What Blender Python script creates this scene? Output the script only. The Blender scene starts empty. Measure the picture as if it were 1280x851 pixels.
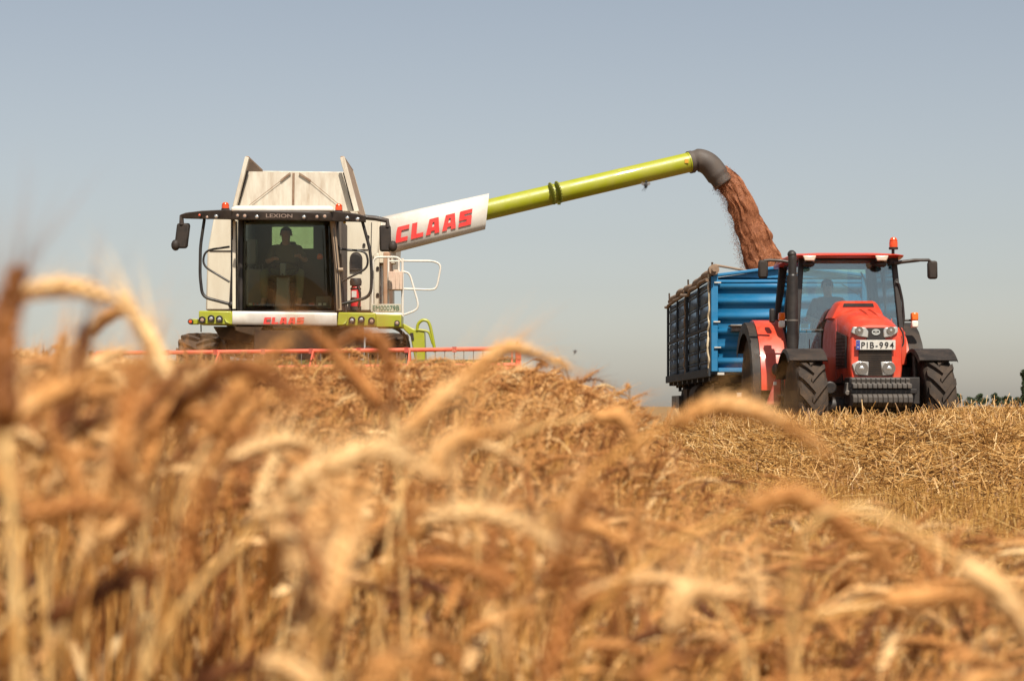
import bpy, bmesh, math, random
import numpy as np
from mathutils import Vector, Matrix
random.seed(7)
rng = np.random.default_rng(7)
SC = bpy.context.scene
COL = SC.collection
F = 60.0 / 36.0 * 1280.0        # focal length in reference pixels
HOR = 508.0                     # horizon row
CX = 640.0
H = 0.65                        # camera height
rad = math.radians

def W(px, py, D):
    """world point seen at a reference pixel at distance D"""
    return Vector(((px - CX) / F * D, D, H + (HOR - py) / F * D))

# ------------------------------------------------------------------ materials
MATS = {}
def nt(m):
    m.use_nodes = True
    t = m.node_tree
    return t, t.nodes, t.links

def mat(name, col, rough=0.5, metal=0.0, dirt=None, dirt_amt=0.35, scale=4.0, bump=0.0, bump_scale=60.0, spec=0.5, coat=0.0, stretch=(1, 1, 1), sharp=0.12):
    if name in MATS: return MATS[name]
    m = bpy.data.materials.new(name); t, n, l = nt(m)
    p = n['Principled BSDF']
    p.inputs['Roughness'].default_value = rough
    p.inputs['Metallic'].default_value = metal
    p.inputs['Specular IOR Level'].default_value = spec
    p.inputs['Coat Weight'].default_value = coat
    tc = n.new('ShaderNodeTexCoord'); mp = n.new('ShaderNodeMapping')
    mp.inputs['Scale'].default_value = stretch
    l.new(tc.outputs['Object'], mp.inputs['Vector'])
    no = n.new('ShaderNodeTexNoise'); no.inputs['Scale'].default_value = scale
    no.inputs['Detail'].default_value = 8; no.inputs['Roughness'].default_value = 0.68
    l.new(mp.outputs['Vector'], no.inputs['Vector'])
    if dirt is not None:
        r = n.new('ShaderNodeValToRGB')
        mid = 0.62 - 0.3 * dirt_amt
        r.color_ramp.elements[0].position = mid - sharp
        r.color_ramp.elements[0].color = (*col, 1)
        r.color_ramp.elements[1].position = mid + sharp + 0.1
        k = min(1.0, dirt_amt * 1.6)
        r.color_ramp.elements[1].color = tuple(col[i] * (1 - k) + dirt[i] * k for i in range(3)) + (1,)
        l.new(no.outputs['Fac'], r.inputs['Fac'])
        l.new(r.outputs['Color'], p.inputs['Base Color'])
        mr = n.new('ShaderNodeMapRange')
        mr.inputs['From Min'].default_value = 0.35; mr.inputs['From Max'].default_value = 0.7
        mr.inputs['To Min'].default_value = rough; mr.inputs['To Max'].default_value = min(1, rough + 0.3)
        l.new(no.outputs['Fac'], mr.inputs['Value']); l.new(mr.outputs['Result'], p.inputs['Roughness'])
    else:
        p.inputs['Base Color'].default_value = (*col, 1)
    if bump:
        nb = n.new('ShaderNodeTexNoise'); nb.inputs['Scale'].default_value = bump_scale; nb.inputs['Detail'].default_value = 5
        l.new(tc.outputs['Object'], nb.inputs['Vector'])
        b = n.new('ShaderNodeBump'); b.inputs['Strength'].default_value = bump; b.inputs['Distance'].default_value = 0.02
        l.new(nb.outputs['Fac'], b.inputs['Height']); l.new(b.outputs['Normal'], p.inputs['Normal'])
    MATS[name] = m
    return m

def glass(name, tint, gloss=0.06, rough=0.02, film=0.05):
    m = bpy.data.materials.new(name); t, n, l = nt(m)
    n.remove(n['Principled BSDF'])
    tr = n.new('ShaderNodeBsdfTransparent'); tr.inputs['Color'].default_value = (*tint, 1)
    gl = n.new('ShaderNodeBsdfGlossy'); gl.inputs['Roughness'].default_value = rough
    df = n.new('ShaderNodeBsdfDiffuse'); df.inputs['Color'].default_value = (0.35, 0.32, 0.27, 1)
    fr = n.new('ShaderNodeFresnel'); fr.inputs['IOR'].default_value = 1.45
    ad = n.new('ShaderNodeMath'); ad.operation = 'ADD'; ad.inputs[1].default_value = gloss - 0.03
    l.new(fr.outputs['Fac'], ad.inputs[0])
    no = n.new('ShaderNodeTexNoise'); no.inputs['Scale'].default_value = 5; no.inputs['Detail'].default_value = 8
    tc = n.new('ShaderNodeTexCoord'); l.new(tc.outputs['Object'], no.inputs['Vector'])
    mr = n.new('ShaderNodeMapRange'); mr.inputs['From Min'].default_value = 0.4; mr.inputs['From Max'].default_value = 0.8
    mr.inputs['To Min'].default_value = film * .15; mr.inputs['To Max'].default_value = film
    l.new(no.outputs['Fac'], mr.inputs['Value'])
    m1 = n.new('ShaderNodeMixShader'); m2 = n.new('ShaderNodeMixShader')
    l.new(mr.outputs['Result'], m1.inputs['Fac']); l.new(tr.outputs[0], m1.inputs[1]); l.new(df.outputs[0], m1.inputs[2])
    l.new(ad.outputs[0], m2.inputs['Fac']); l.new(m1.outputs[0], m2.inputs[1]); l.new(gl.outputs[0], m2.inputs[2])
    l.new(m2.outputs[0], n['Material Output'].inputs['Surface'])
    MATS[name] = m
    return m

def plant_mat(name, ramp, use_attr, trans=0.25, rough=0.55, noise=45.0):
    """dry straw: a ramp driven by a random value per stalk, with fine streaks"""
    m = bpy.data.materials.new(name); t, n, l = nt(m)
    p = n['Principled BSDF']; p.inputs['Roughness'].default_value = rough; p.inputs['Specular IOR Level'].default_value = 0.35
    if use_attr:
        a = n.new('ShaderNodeAttribute'); a.attribute_name = 'tint'; src = a.outputs['Fac']
    else:
        a = n.new('ShaderNodeObjectInfo'); src = a.outputs['Random']
    tc = n.new('ShaderNodeTexCoord')
    no = n.new('ShaderNodeTexNoise'); no.inputs['Scale'].default_value = noise; no.inputs['Detail'].default_value = 3
    l.new(tc.outputs['Object'], no.inputs['Vector'])
    mx = n.new('ShaderNodeMath'); mx.operation = 'MULTIPLY_ADD'; mx.inputs[1].default_value = 0.70
    l.new(no.outputs['Fac'], mx.inputs[0])
    sb = n.new('ShaderNodeMath'); sb.operation = 'SUBTRACT'; sb.inputs[1].default_value = 0.35
    l.new(src, sb.inputs[0]); l.new(sb.outputs[0], mx.inputs[2])
    r = n.new('ShaderNodeValToRGB')
    while len(r.color_ramp.elements) < len(ramp): r.color_ramp.elements.new(0.5)
    for i, c in enumerate(ramp):
        r.color_ramp.elements[i].position = i / (len(ramp) - 1); r.color_ramp.elements[i].color = (*c, 1)
    l.new(mx.outputs[0], r.inputs['Fac']); l.new(r.outputs['Color'], p.inputs['Base Color'])
    tl = n.new('ShaderNodeBsdfTranslucent'); l.new(r.outputs['Color'], tl.inputs['Color'])
    ms = n.new('ShaderNodeMixShader'); ms.inputs['Fac'].default_value = trans
    l.new(p.outputs[0], ms.inputs[1]); l.new(tl.outputs[0], ms.inputs[2])
    l.new(ms.outputs[0], n['Material Output'].inputs['Surface'])
    MATS[name] = m
    return m

DUST = (0.36, 0.26, 0.16)
cream = mat('cream_paint', (0.62, 0.57, 0.46), 0.42, dirt=(0.39, 0.30, 0.20), dirt_amt=0.34, scale=2.6, bump=0.03, stretch=(2.2, 2.2, .45), sharp=.2)
tankm = mat('tank_paint', (0.60, 0.56, 0.47), 0.5, dirt=(0.25, 0.145, 0.075), dirt_amt=0.40, scale=2.6, bump=0.04, stretch=(2.5, 2.5, .5), sharp=.16)
rustm = mat('rust', (0.17, 0.09, 0.055), 0.8, dirt=(0.30, 0.22, 0.15), dirt_amt=0.5, scale=9)
dustpanel = mat('dusty_tan', (0.28, 0.18, 0.12), 0.7, dirt=(0.36, 0.28, 0.20), dirt_amt=0.4, scale=5)
white = mat('white_paint', (0.67, 0.63, 0.57), 0.4, dirt=(0.46, 0.37, 0.26), dirt_amt=0.32, scale=3.5, bump=.02)
lime = mat('lime_paint', (0.295, 0.315, 0.008), 0.33, dirt=(0.36, 0.30, 0.09), dirt_amt=0.28, scale=3.5, coat=0.2)
limed = mat('dusty_lime_paint', (0.36, 0.37, 0.05), 0.6, dirt=(0.40, 0.30, 0.14), dirt_amt=0.6, scale=3)
redp = mat('red_paint', (0.58, 0.042, 0.014), 0.32, dirt=(0.44, 0.13, 0.06), dirt_amt=0.28, scale=5, coat=0.25)
redd = mat('dusty_red_paint', (0.40, 0.03, 0.025), 0.45, dirt=(0.42, 0.20, 0.14), dirt_amt=0.4, scale=5)
reelred = mat('reel_red', (0.72, 0.10, 0.055), 0.5, dirt=(0.50, 0.25, 0.16), dirt_amt=0.3, scale=6)
letred = mat('letter_red', (0.64, 0.035, 0.03), 0.4, dirt=(0.55, 0.2, 0.15), dirt_amt=0.15, scale=4)
black = mat('black_plastic', (0.020, 0.016, 0.014), 0.5, dirt=(0.075, 0.052, 0.038), dirt_amt=0.35, scale=5, bump=0.03, spec=.3)
blackm = mat('black_metal', (0.015, 0.012, 0.011), 0.4, dirt=(0.05, 0.036, 0.027), dirt_amt=0.3, scale=5)
visorm = mat('visor_plastic', (0.030, 0.022, 0.019), 0.45, dirt=(0.10, 0.07, 0.05), dirt_amt=0.3, scale=5)
brownblk = mat('grimy_steel', (0.038, 0.026, 0.019), 0.7, dirt=(0.10, 0.066, 0.042), dirt_amt=0.5, scale=5, bump=0.06, spec=.12)
rubber = mat('tyre_rubber', (0.030, 0.023, 0.019), 0.75, dirt=(0.105, 0.073, 0.051), dirt_amt=0.42, scale=6, bump=0.08, spec=.25)
spoutm = mat('spout_rubber', (0.060, 0.047, 0.040), 0.55, dirt=(0.12, 0.09, 0.07), dirt_amt=0.35, scale=5, bump=0.05)
bluep = mat('blue_paint', (0.008, 0.155, 0.34), 0.42, dirt=(0.06, 0.20, 0.34), dirt_amt=0.3, scale=3, stretch=(1, 1, 3))
slate = mat('faded_slate_paint', (0.075, 0.125, 0.195), 0.65, dirt=(0.13, 0.12, 0.105), dirt_amt=0.35, scale=11, sharp=.22, spec=.25)
ridge = mat('worn_ridge', (0.10, 0.11, 0.125), 0.8, dirt=(0.08, 0.07, 0.06), dirt_amt=0.4, scale=6)
canvas = mat('tarpaulin', (0.20, 0.13, 0.085), 0.85, dirt=(0.32, 0.23, 0.16), dirt_amt=0.5, scale=8, bump=0.15, bump_scale=20)
rope = mat('pale_rope', (0.55, 0.45, 0.30), 0.8)
chrome = mat('chrome', (0.75, 0.74, 0.72), 0.12, metal=1.0)
lampm = mat('lamp_reflector', (0.80, 0.79, 0.75), 0.18, metal=0.85)
lampdim = mat('dusty_lamp', (0.36, 0.24, 0.18), 0.35)
amber = mat('amber_lens', (0.75, 0.14, 0.012), 0.2, spec=0.6)
redlens = mat('red_orange_lens', (0.70, 0.075, 0.012), 0.2, spec=0.6)
whitelens = mat('white_lens', (0.72, 0.68, 0.60), 0.25)
platew = mat('plate_white', (0.56, 0.55, 0.51), 0.4, dirt=(0.40, 0.35, 0.28), dirt_amt=0.35, scale=20)
plateb = mat('plate_blue', (0.012, 0.035, 0.30), 0.4)
ink = mat('plate_ink', (0.012, 0.012, 0.014), 0.5)
inkg = mat('plate_green_ink', (0.03, 0.10, 0.055), 0.5)
greyletter = mat('grey_letter', (0.22, 0.16, 0.13), 0.5)
skin = mat('skin', (0.46, 0.26, 0.18), 0.55)
hairm = mat('dark_hair', (0.02, 0.014, 0.011), 0.6)
oliveshirt = mat('olive_shirt', (0.12, 0.105, 0.06), 0.9)
olivetrous = mat('olive_trousers', (0.15, 0.15, 0.09), 0.9)
darkshirt = mat('dark_grey_shirt', (0.040, 0.038, 0.038), 0.9)
khaki = mat('khaki_trousers', (0.14, 0.12, 0.08), 0.9)
seatm = mat('seat_fabric', (0.045, 0.042, 0.040), 0.9)
interior = mat('cab_lining', (0.11, 0.088, 0.07), 0.8)
greydash = mat('grey_plastic', (0.16, 0.15, 0.14), 0.6)
steel = mat('worn_steel', (0.20, 0.18, 0.16), 0.45, metal=0.6, dirt=(0.12, 0.09, 0.07), dirt_amt=0.4, scale=8)
extred = mat('extinguisher_red', (0.60, 0.025, 0.035), 0.3)
g_dark = glass('tinted_glass', (0.82, 0.83, 0.73), 0.028, film=.006)
g_green = glass('green_glass', (0.82, 0.97, 0.94), 0.17)
g_pane = glass('pane_green', (0.62, 0.80, 0.66), 0.05)

# ------------------------------------------------------------------ mesh collector
class G:
    def __init__(s): s.v = []; s.f = []; s.m = []
    def add(s, vs, fs, mi=0):
        o = len(s.v); s.v += [Vector(x) for x in vs]
        s.f += [tuple(i + o for i in f) for f in fs]; s.m += [mi] * len(fs); return s
    def box(s, a, b, mi=0):
        x0, x1 = sorted((a[0], b[0])); y0, y1 = sorted((a[1], b[1])); z0, z1 = sorted((a[2], b[2]))
        vs = [(x, y, z) for x in (x0, x1) for y in (y0, y1) for z in (z0, z1)]
        return s.add(vs, [(0, 1, 3, 2), (4, 6, 7, 5), (0, 4, 5, 1), (2, 3, 7, 6), (0, 2, 6, 4), (1, 5, 7, 3)], mi)
    def bar(s, p0, p1, w, h, up=(0, 0, 1), mi=0):
        p0, p1 = Vector(p0), Vector(p1); d = (p1 - p0).normalized(); u = Vector(up)
        r = d.cross(u)
        if r.length < 1e-4: r = d.cross(Vector((1, 0, 0)))
        r.normalize(); u = r.cross(d).normalized()
        vs = [p + r * (w / 2 * i) + u * (h / 2 * j) for p in (p0, p1) for i, j in ((-1, -1), (1, -1), (1, 1), (-1, 1))]
        return s.add(vs, [(3, 2, 1, 0), (4, 5, 6, 7), (0, 1, 5, 4), (1, 2, 6, 5), (2, 3, 7, 6), (3, 0, 4, 7)], mi)
    def cyl(s, p0, p1, r0, r1=None, n=16, mi=0, caps=True):
        return s.tube([p0, p1], [r0, r0 if r1 is None else r1], n, mi, caps)
    def tube(s, path, r, n=10, mi=0, caps=True, closed=False):
        P = [Vector(p) for p in path]; R = r if isinstance(r, (list, tuple)) else [r] * len(P)
        rings = []; pu = None; N = len(P)
        for i in range(N):
            a = P[i - 1] if (i > 0 or closed) else P[i]; b = P[(i + 1) % N] if (i < N - 1 or closed) else P[i]
            d = (b - a).normalized()
            if pu is None:
                pu = Vector((0, 0, 1)) if abs(d.z) < 0.9 else Vector((1, 0, 0))
            u = (pu - d * pu.dot(d)).normalized(); w = d.cross(u); pu = u
            rings.append([P[i] + (u * math.cos(2 * math.pi * k / n) + w * math.sin(2 * math.pi * k / n)) * R[i] for k in range(n)])
        vs = [v for q in rings for v in q]; fs = []
        for i in range(N if closed else N - 1):
            j = (i + 1) % N
            for k in range(n):
                k2 = (k + 1) % n
                fs.append((i * n + k, i * n + k2, j * n + k2, j * n + k))
        if caps and not closed:
            fs.append(tuple(reversed(range(n)))); fs.append(tuple((N - 1) * n + k for k in range(n)))
        return s.add(vs, fs, mi)
    def prism(s, pts, ext, mi=0):
        P = [Vector(p) for p in pts]; e = Vector(ext); n = len(P)
        fs = [tuple(range(n)), tuple(reversed(range(n, 2 * n)))]
        fs += [(i, i + n, (i + 1) % n + n, (i + 1) % n) for i in range(n)]
        return s.add(P + [p + e for p in P], fs, mi)
    def loft(s, secs, mi=0, closed=True, caps=True):
        n = len(secs[0]); vs = [v for q in secs for v in q]; fs = []
        for i in range(len(secs) - 1):
            for k in range(n if closed else n - 1):
                k2 = (k + 1) % n
                fs.append((i * n + k, i * n + k2, (i + 1) * n + k2, (i + 1) * n + k))
        if caps and closed:
            fs.append(tuple(reversed(range(n)))); fs.append(tuple((len(secs) - 1) * n + k for k in range(n)))
        return s.add(vs, fs, mi)
    def lathe(s, c, axis, prof, n=32, mi=0):
        """prof = [(t along axis, radius)]"""
        c = Vector(c); ax = Vector(axis).normalized()
        u = ax.cross(Vector((0, 0, 1)))
        if u.length < 1e-3: u = Vector((1, 0, 0))
        u.normalize(); w = ax.cross(u)
        secs = [[c + ax * t + (u * math.cos(2 * math.pi * k / n) + w * math.sin(2 * math.pi * k / n)) * max(r, 1e-4) for k in range(n)] for t, r in prof]
        return s.loft(secs, mi)
    def ball(s, c, r, sc=(1, 1, 1), n=14, mi=0):
        c = Vector(c); m = n // 2; vs = []; fs = []
        for i in range(1, m):
            th = math.pi * i / m
            for k in range(n):
                ph = 2 * math.pi * k / n
                vs.append(c + Vector((r * sc[0] * math.sin(th) * math.cos(ph), r * sc[1] * math.sin(th) * math.sin(ph), r * sc[2] * math.cos(th))))
        for i in range(m - 2):
            for k in range(n):
                fs.append((i * n + k, (i + 1) * n + k, (i + 1) * n + (k + 1) % n, i * n + (k + 1) % n))
        a = len(vs); vs += [c + Vector((0, 0, r * sc[2])), c - Vector((0, 0, r * sc[2]))]
        for k in range(n):
            fs.append((a, k, (k + 1) % n)); fs.append((a + 1, (m - 2) * n + (k + 1) % n, (m - 2) * n + k))
        return s.add(vs, fs, mi)
    def build(s, name, mats, parent=None, bevel=0.0, smooth=35, sub=0):
        if not isinstance(mats, (list, tuple)): mats = [mats]
        org = Vector((0, 0, 0)); p = parent
        while p is not None: org += p.location; p = p.parent
        me = bpy.data.meshes.new(name)
        me.from_pydata([v - org for v in s.v], [], s.f)
        for mm in mats: me.materials.append(mm)
        me.polygons.foreach_set('material_index', s.m)
        bm = bmesh.new(); bm.from_mesh(me); bmesh.ops.recalc_face_normals(bm, faces=bm.faces); bm.to_mesh(me); bm.free()
        me.polygons.foreach_set('use_smooth', [True] * len(me.polygons))
        if smooth < 180: me.set_sharp_from_angle(angle=rad(smooth))
        o = bpy.data.objects.new(name, me); COL.objects.link(o)
        if parent: o.parent = parent
        if bevel:
            b = o.modifiers.new('bevel', 'BEVEL'); b.width = bevel; b.segments = 2; b.limit_method = 'ANGLE'; b.angle_limit = rad(40); b.harden_normals = False
        if sub:
            b = o.modifiers.new('sub', 'SUBSURF'); b.levels = sub; b.render_levels = sub
        return o

def tag(o, label=None, cat=None, group=None, kind=None):
    if label: o['label'] = label
    if cat: o['category'] = cat
    if group: o['group'] = group
    if kind: o['kind'] = kind
    return o
def empty(name, loc, label=None, cat=None, group=None):
    o = bpy.data.objects.new(name, None); o.location = loc; COL.objects.link(o); o.empty_display_size = 0.2
    return tag(o, label, cat, group)

def rounded(pts, r=0.05, k=5):
    """round the corners of a polyline"""
    P = [Vector(p) for p in pts]; out = [P[0]]
    for i in range(1, len(P) - 1):
        a, b, c = P[i - 1], P[i], P[i + 1]
        d1 = min(r, (a - b).length * 0.45); d2 = min(r, (c - b).length * 0.45)
        p1 = b + (a - b).normalized() * d1; p2 = b + (c - b).normalized() * d2
        for j in range(k + 1):
            t = j / k; out.append(p1 * (1 - t) ** 2 + b * 2 * t * (1 - t) + p2 * t ** 2)
    out.append(P[-1]); return out
def spline(pts, k=8):
    """Catmull-Rom through points"""
    P = [Vector(p) for p in pts]; P = [P[0] * 2 - P[1]] + P + [P[-1] * 2 - P[-2]]; out = []
    for i in range(1, len(P) - 2):
        for j in range(k):
            t = j / k
            out.append(0.5 * ((2 * P[i]) + (P[i + 1] - P[i - 1]) * t + (2 * P[i - 1] - 5 * P[i] + 4 * P[i + 1] - P[i + 2]) * t * t + (3 * P[i] - P[i - 1] - 3 * P[i + 1] + P[i + 2]) * t ** 3))
    out.append(P[-2]); return out

# heavy slab lettering, built from quads on a unit cell
GLY = {
 'C': (1.0, [[(0,.0),(.95,0),(.95,.27),(0,.27)], [(0,.27),(.40,.27),(.40,.73),(0,.73)], [(0,.73),(1,.73),(1,1),(.06,1)]]),
 'L': (.98, [[(0,0),(.98,0),(.98,.27),(0,.27)], [(0,.27),(.42,.27),(.42,1),(0,1)]]),
 'A': (1.08, [[(0,0),(.38,0),(.40,.20),(.03,.20)], [(.70,0),(1.08,0),(1.05,.20),(.68,.20)], [(.03,.20),(1.05,.20),(.99,.46),(.08,.46)],
              [(.08,.46),(.42,.46),(.46,.74),(.13,.74)], [(.62,.46),(.99,.46),(.95,.74),(.60,.74)], [(.13,.74),(.95,.74),(.90,1),(.18,1)]]),
 'S': (1.0, [[(0,0),(.98,0),(1,.06),(1,.26),(0,.26)], [(.60,.26),(1,.26),(1,.40),(.60,.40)], [(0,.40),(1,.40),(1,.56),(.94,.62),(0,.62)],
             [(0,.62),(.40,.62),(.40,.75),(0,.75)], [(0,.75),(1,.75),(1,1),(.06,1),(0,.94)]]),
}
def slab_text(word, p0, right, up, total, height, thick, shear=0.10, gap=0.14):
    g = G(); right = Vector(right).normalized(); up = Vector(up).normalized(); nrm = right.cross(up).normalized()
    adv = sum(GLY[c][0] for c in word) + gap * (len(word) - 1); sx = total / adv; x = 0
    for c in word:
        w, qs = GLY[c]
        for q in qs:
            pts = [Vector(p0) + right * ((x + a) * sx + shear * b * height) + up * (b * height) for a, b in q]
            g.prism(pts, nrm * thick)
        x += w + gap
    return g
def font_text(name, word, center, right, up, width, height, thick, m, parent, spacing=1.0, bold=.012):
    cu = bpy.data.curves.new(name, 'FONT'); cu.body = word; cu.size = 1; cu.extrude = 0.02; cu.offset = bold; cu.space_character = spacing
    to = bpy.data.objects.new(name, cu); COL.objects.link(to)
    dg = bpy.context.evaluated_depsgraph_get(); me = bpy.data.meshes.new_from_object(to.evaluated_get(dg))
    bpy.data.objects.remove(to)
    xs = [v.co.x for v in me.vertices]; ys = [v.co.y for v in me.vertices]
    x0, x1, y0, y1 = min(xs), max(xs), min(ys), max(ys)
    right = Vector(right).normalized(); up = Vector(up).normalized(); nrm = right.cross(up)
    org = Vector((0, 0, 0)); p = parent
    while p is not None: org += p.location; p = p.parent
    for v in me.vertices:
        a = ((v.co.x - x0) / (x1 - x0) - 0.5) * width; b = ((v.co.y - y0) / (y1 - y0) - 0.5) * height; c = (v.co.z / 0.02 * 0.5 + 0.5) * thick
        v.co = Vector(center) + right * a + up * b + nrm * c - org
    me.materials.clear(); me.materials.append(m)
    o = bpy.data.objects.new(name, me); COL.objects.link(o); o.parent = parent; return o

def wheel(parent, c, R, Wd, rimR, lugs=20, rim_mat=None, out=-1, lug_h=0.045, name='wheel', dn=1):
    """tractor wheel on an X axis; chevron lugs. out = side of the rim's dish"""
    c = Vector(c); e = empty(name, c - (parent.location if parent else Vector()))
    e.parent = parent
    h = Wd / 2
    g = G()
    prof = [(-h * .80, rimR), (-h * .98, rimR + (R - rimR) * .35), (-h, R - (R - rimR) * .28), (-h * .93, R - .05), (-h * .75, R - .02), (0, R), (h * .75, R - .02), (h * .93, R - .05), (h, R - (R - rimR) * .28), (h * .98, rimR + (R - rimR) * .35), (h * .80, rimR)]
    g.lathe(c, (1, 0, 0), prof + [(h * .5, rimR - .01), (-h * .5, rimR - .01)], 48)
    sweep = 2 * math.pi / lugs * 1.05
    for i in range(lugs):
        for sd in (-1, 1):
            th0 = 2 * math.pi * (i + (0.25 if sd > 0 else -0.25)) / lugs
            secs = []
            for t in (0, .35, .7, 1.0):
                x = sd * (t * (h * 1.01) - .02); th = th0 + dn * sweep * t * 0.95
                rr = R - .012 - (0.02 * t ** 3); wd = (0.035 + 0.012 * t) / R
                top = R + lug_h - .03 * t ** 4
                sec = []
                for (r_, a_) in ((rr - .03, th - wd * 1.3), (top, th - wd), (top, th + wd), (rr - .03, th + wd * 1.3)):
                    sec.append(c + Vector((x, -r_ * math.cos(a_), r_ * math.sin(a_))))
                secs.append(sec)
            # shoulder piece running down the side wall
            x = sd * h * 1.0; th = th0 + dn * sweep * 1.0; rr = R - (R - rimR) * .42; wd = .03 / R
            secs.append([c + Vector((x - sd * .02, -r_ * math.cos(a_), r_ * math.sin(a_))) for (r_, a_) in ((rr - .02, th - wd), (rr + .01, th - wd), (rr + .01, th + wd), (rr - .02, th + wd))])
            g.loft(secs)
    g.build('tyre', rubber, e, smooth=30)
    rm = rim_mat or redp
    k = out
    g = G().lathe(c, (k, 0, 0), [(h * .78, rimR + .03), (h * .80, rimR), (h * .55, rimR - .03), (h * .30, rimR * .72), (h * .28, rimR * .45), (h * .45, rimR * .42), (h * .47, 0.02), (h * .2, .02), (-h * .6, rimR * .6), (-h * .75, rimR)], 40)
    for j in range(8):
        a = 2 * math.pi * j / 8
        p = c + Vector((k * h * .42, .33 * rimR * math.cos(a), .33 * rimR * math.sin(a)))
        g.cyl(p, p + Vector((k * .05, 0, 0)), .018, n=6)
    g.build('rim', rm, e)
    return e
# ------------------------------------------------------------------ combine harvester
def lamp(parent, px, py, D, rpx, m=None, name='lamp', back=0.05, ring=blackm):
    r = rpx / F * D; c = W(px, py, D)
    g = G().lathe(c, (0, -1, 0), [(-back, r * 1.1), (.0, r * 1.15), (.012, r * 1.12), (.012, r * .95)], 20)
    g.lathe(c, (0, -1, 0), [(.0, r * .96), (.006, r * .95), (.014, r * .6), (.017, .0)], 20, 1)
    return g.build(name, [ring, m or lampm], parent)

def beacon(parent, px, y_top, y_bot, D, wpx, m=redlens, name='beacon'):
    b = W(px, y_bot, D); h = (y_bot - y_top) / F * D; r = wpx / 2 / F * D
    g = G().lathe(b, (0, 0, 1), [(0, r * 1.1), (h * .16, r * 1.1), (h * .17, r * .9)], 20)
    g.lathe(b, (0, 0, 1), [(h * .17, r * .98), (h * .5, r), (h * .8, r * .86), (h * .94, r * .6), (h, 0)], 20, 1)
    for k in range(3): g.lathe(b, (0, 0, 1), [(h * (.3 + .2 * k), r * .9), (h * (.32 + .2 * k), r * 1.03), (h * (.34 + .2 * k), r * .9)], 20, 1)
    return g.build(name, [blackm, m], parent)

DC = 28.0
comb = empty('combine_harvester', (W(362, 0, 29).x, 29.0, 0),
             'large cream and lime green combine harvester with its auger swung out over the trailer', 'combine harvester')
def q(*a): return W(*a)

# --- wheels
for (px, s) in ((252, -1), (484, 1)):
    w = wheel(comb, (W(px, 0, 29.0).x, 29.2, .93), .93, .72, .42, 22, limed, out=s, lug_h=.05)
for (px, s) in ((300, -1), (452, 1)):
    wheel(comb, (W(px, 0, 34.5).x, 34.5, .62), .62, .46, .30, 18, limed, out=s, lug_h=.04)
# --- undercarriage
g = G()
g.box(W(283, 445, 28.9), W(455, 409, 30.5))
g.box((W(330, 0, 29).x, 30.5, .75), (W(410, 0, 29).x, 35.2, 1.7))
g.box((W(262, 0, 29).x, 29.05, .8), (W(478, 0, 29).x, 29.45, 1.1))
g.cyl((W(285, 0, 34.5).x, 34.5, .62), (W(465, 0, 34.5).x, 34.5, .62), .1)
g.prism([W(266, 408, 28.3), W(330, 408, 28.3), W(312, 430, 28.3), W(276, 424, 28.3)], (0, .6, 0))
g.build('undercarriage', brownblk, comb, bevel=.02)
# feeder house sloping down to the header
g = G(); g.loft([[W(318, 412, 27.6), W(402, 412, 27.6), W(402, 450, 27.6), W(318, 450, 27.6)],
                 [Vector((W(315, 0, 24.9).x, 24.9, .95)), Vector((W(402, 0, 24.9).x, 24.9, .95)), Vector((W(402, 0, 24.9).x, 24.9, .35)), Vector((W(315, 0, 24.9).x, 24.9, .35))]])
g.build('feeder_house', mat('feeder_shade_grime', (.014, .009, .007), .85, dirt=(.042, .026, .017), dirt_amt=.5, scale=3, bump=.1, spec=.08), comb, bevel=.02)  # near-black base colour holds the shadow below the bumper, with grime over it

# --- machine body behind the cab: side panels and bulk
g = G()
zb = W(0, 389, 29.6).z
L = [W(267, 272, 30.2), W(259, 315, 30.2), W(257, 388, 30.2), W(296, 388, 30.2), W(296, 268, 30.2)]
g.prism(L, (0, 5.6, 0))
R_ = [W(422, 272, 30.2), W(422, 389, 30.2), W(466, 389, 30.2), W(466, 322, 30.2), W(473, 318, 30.2), W(476, 272, 30.2)]
g.prism(R_, (0, 5.6, 0))
g.box(W(297, 388, 30.6), W(421, 268, 30.6) + Vector((0, 4.8, 0)))
g.build('body_panel', cream, comb, bevel=.03)
g = G()   # panel seams and bolts
for a, b in (((262, 313.5), (295, 313.5)), ((424, 312), (460, 312)), ((464.5, 278), (462.5, 388))):
    g.bar(W(*a, 30.19), W(*b, 30.19), .012, .012)
for p in ((460, 296), (472, 335), (472, 368), (455, 306)):
    g.cyl(W(*p, 30.17), W(*p, 30.2), .028, n=8)
g.build('panel_seam', blackm, comb)
# arched black intake
g = G(); pts = [W(438.5, 336, 30.15)] + [W(445 - 6.8 * math.cos(a), 324 - 7.4 * math.sin(a), 30.15) for a in np.linspace(0, math.pi, 12)] + [W(451.8, 336, 30.15)]
g.prism(pts, (0, .06, 0)); o = g.build('air_intake', blackm, comb, bevel=.015)
g = G(); pts = [Vector((p.x, p.y + .002, p.z)) + (p - W(445, 327, 30.15)) * .16 for p in pts]
g.prism(pts, (0, .05, 0)); g.build('intake_surround', visorm, comb)

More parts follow.
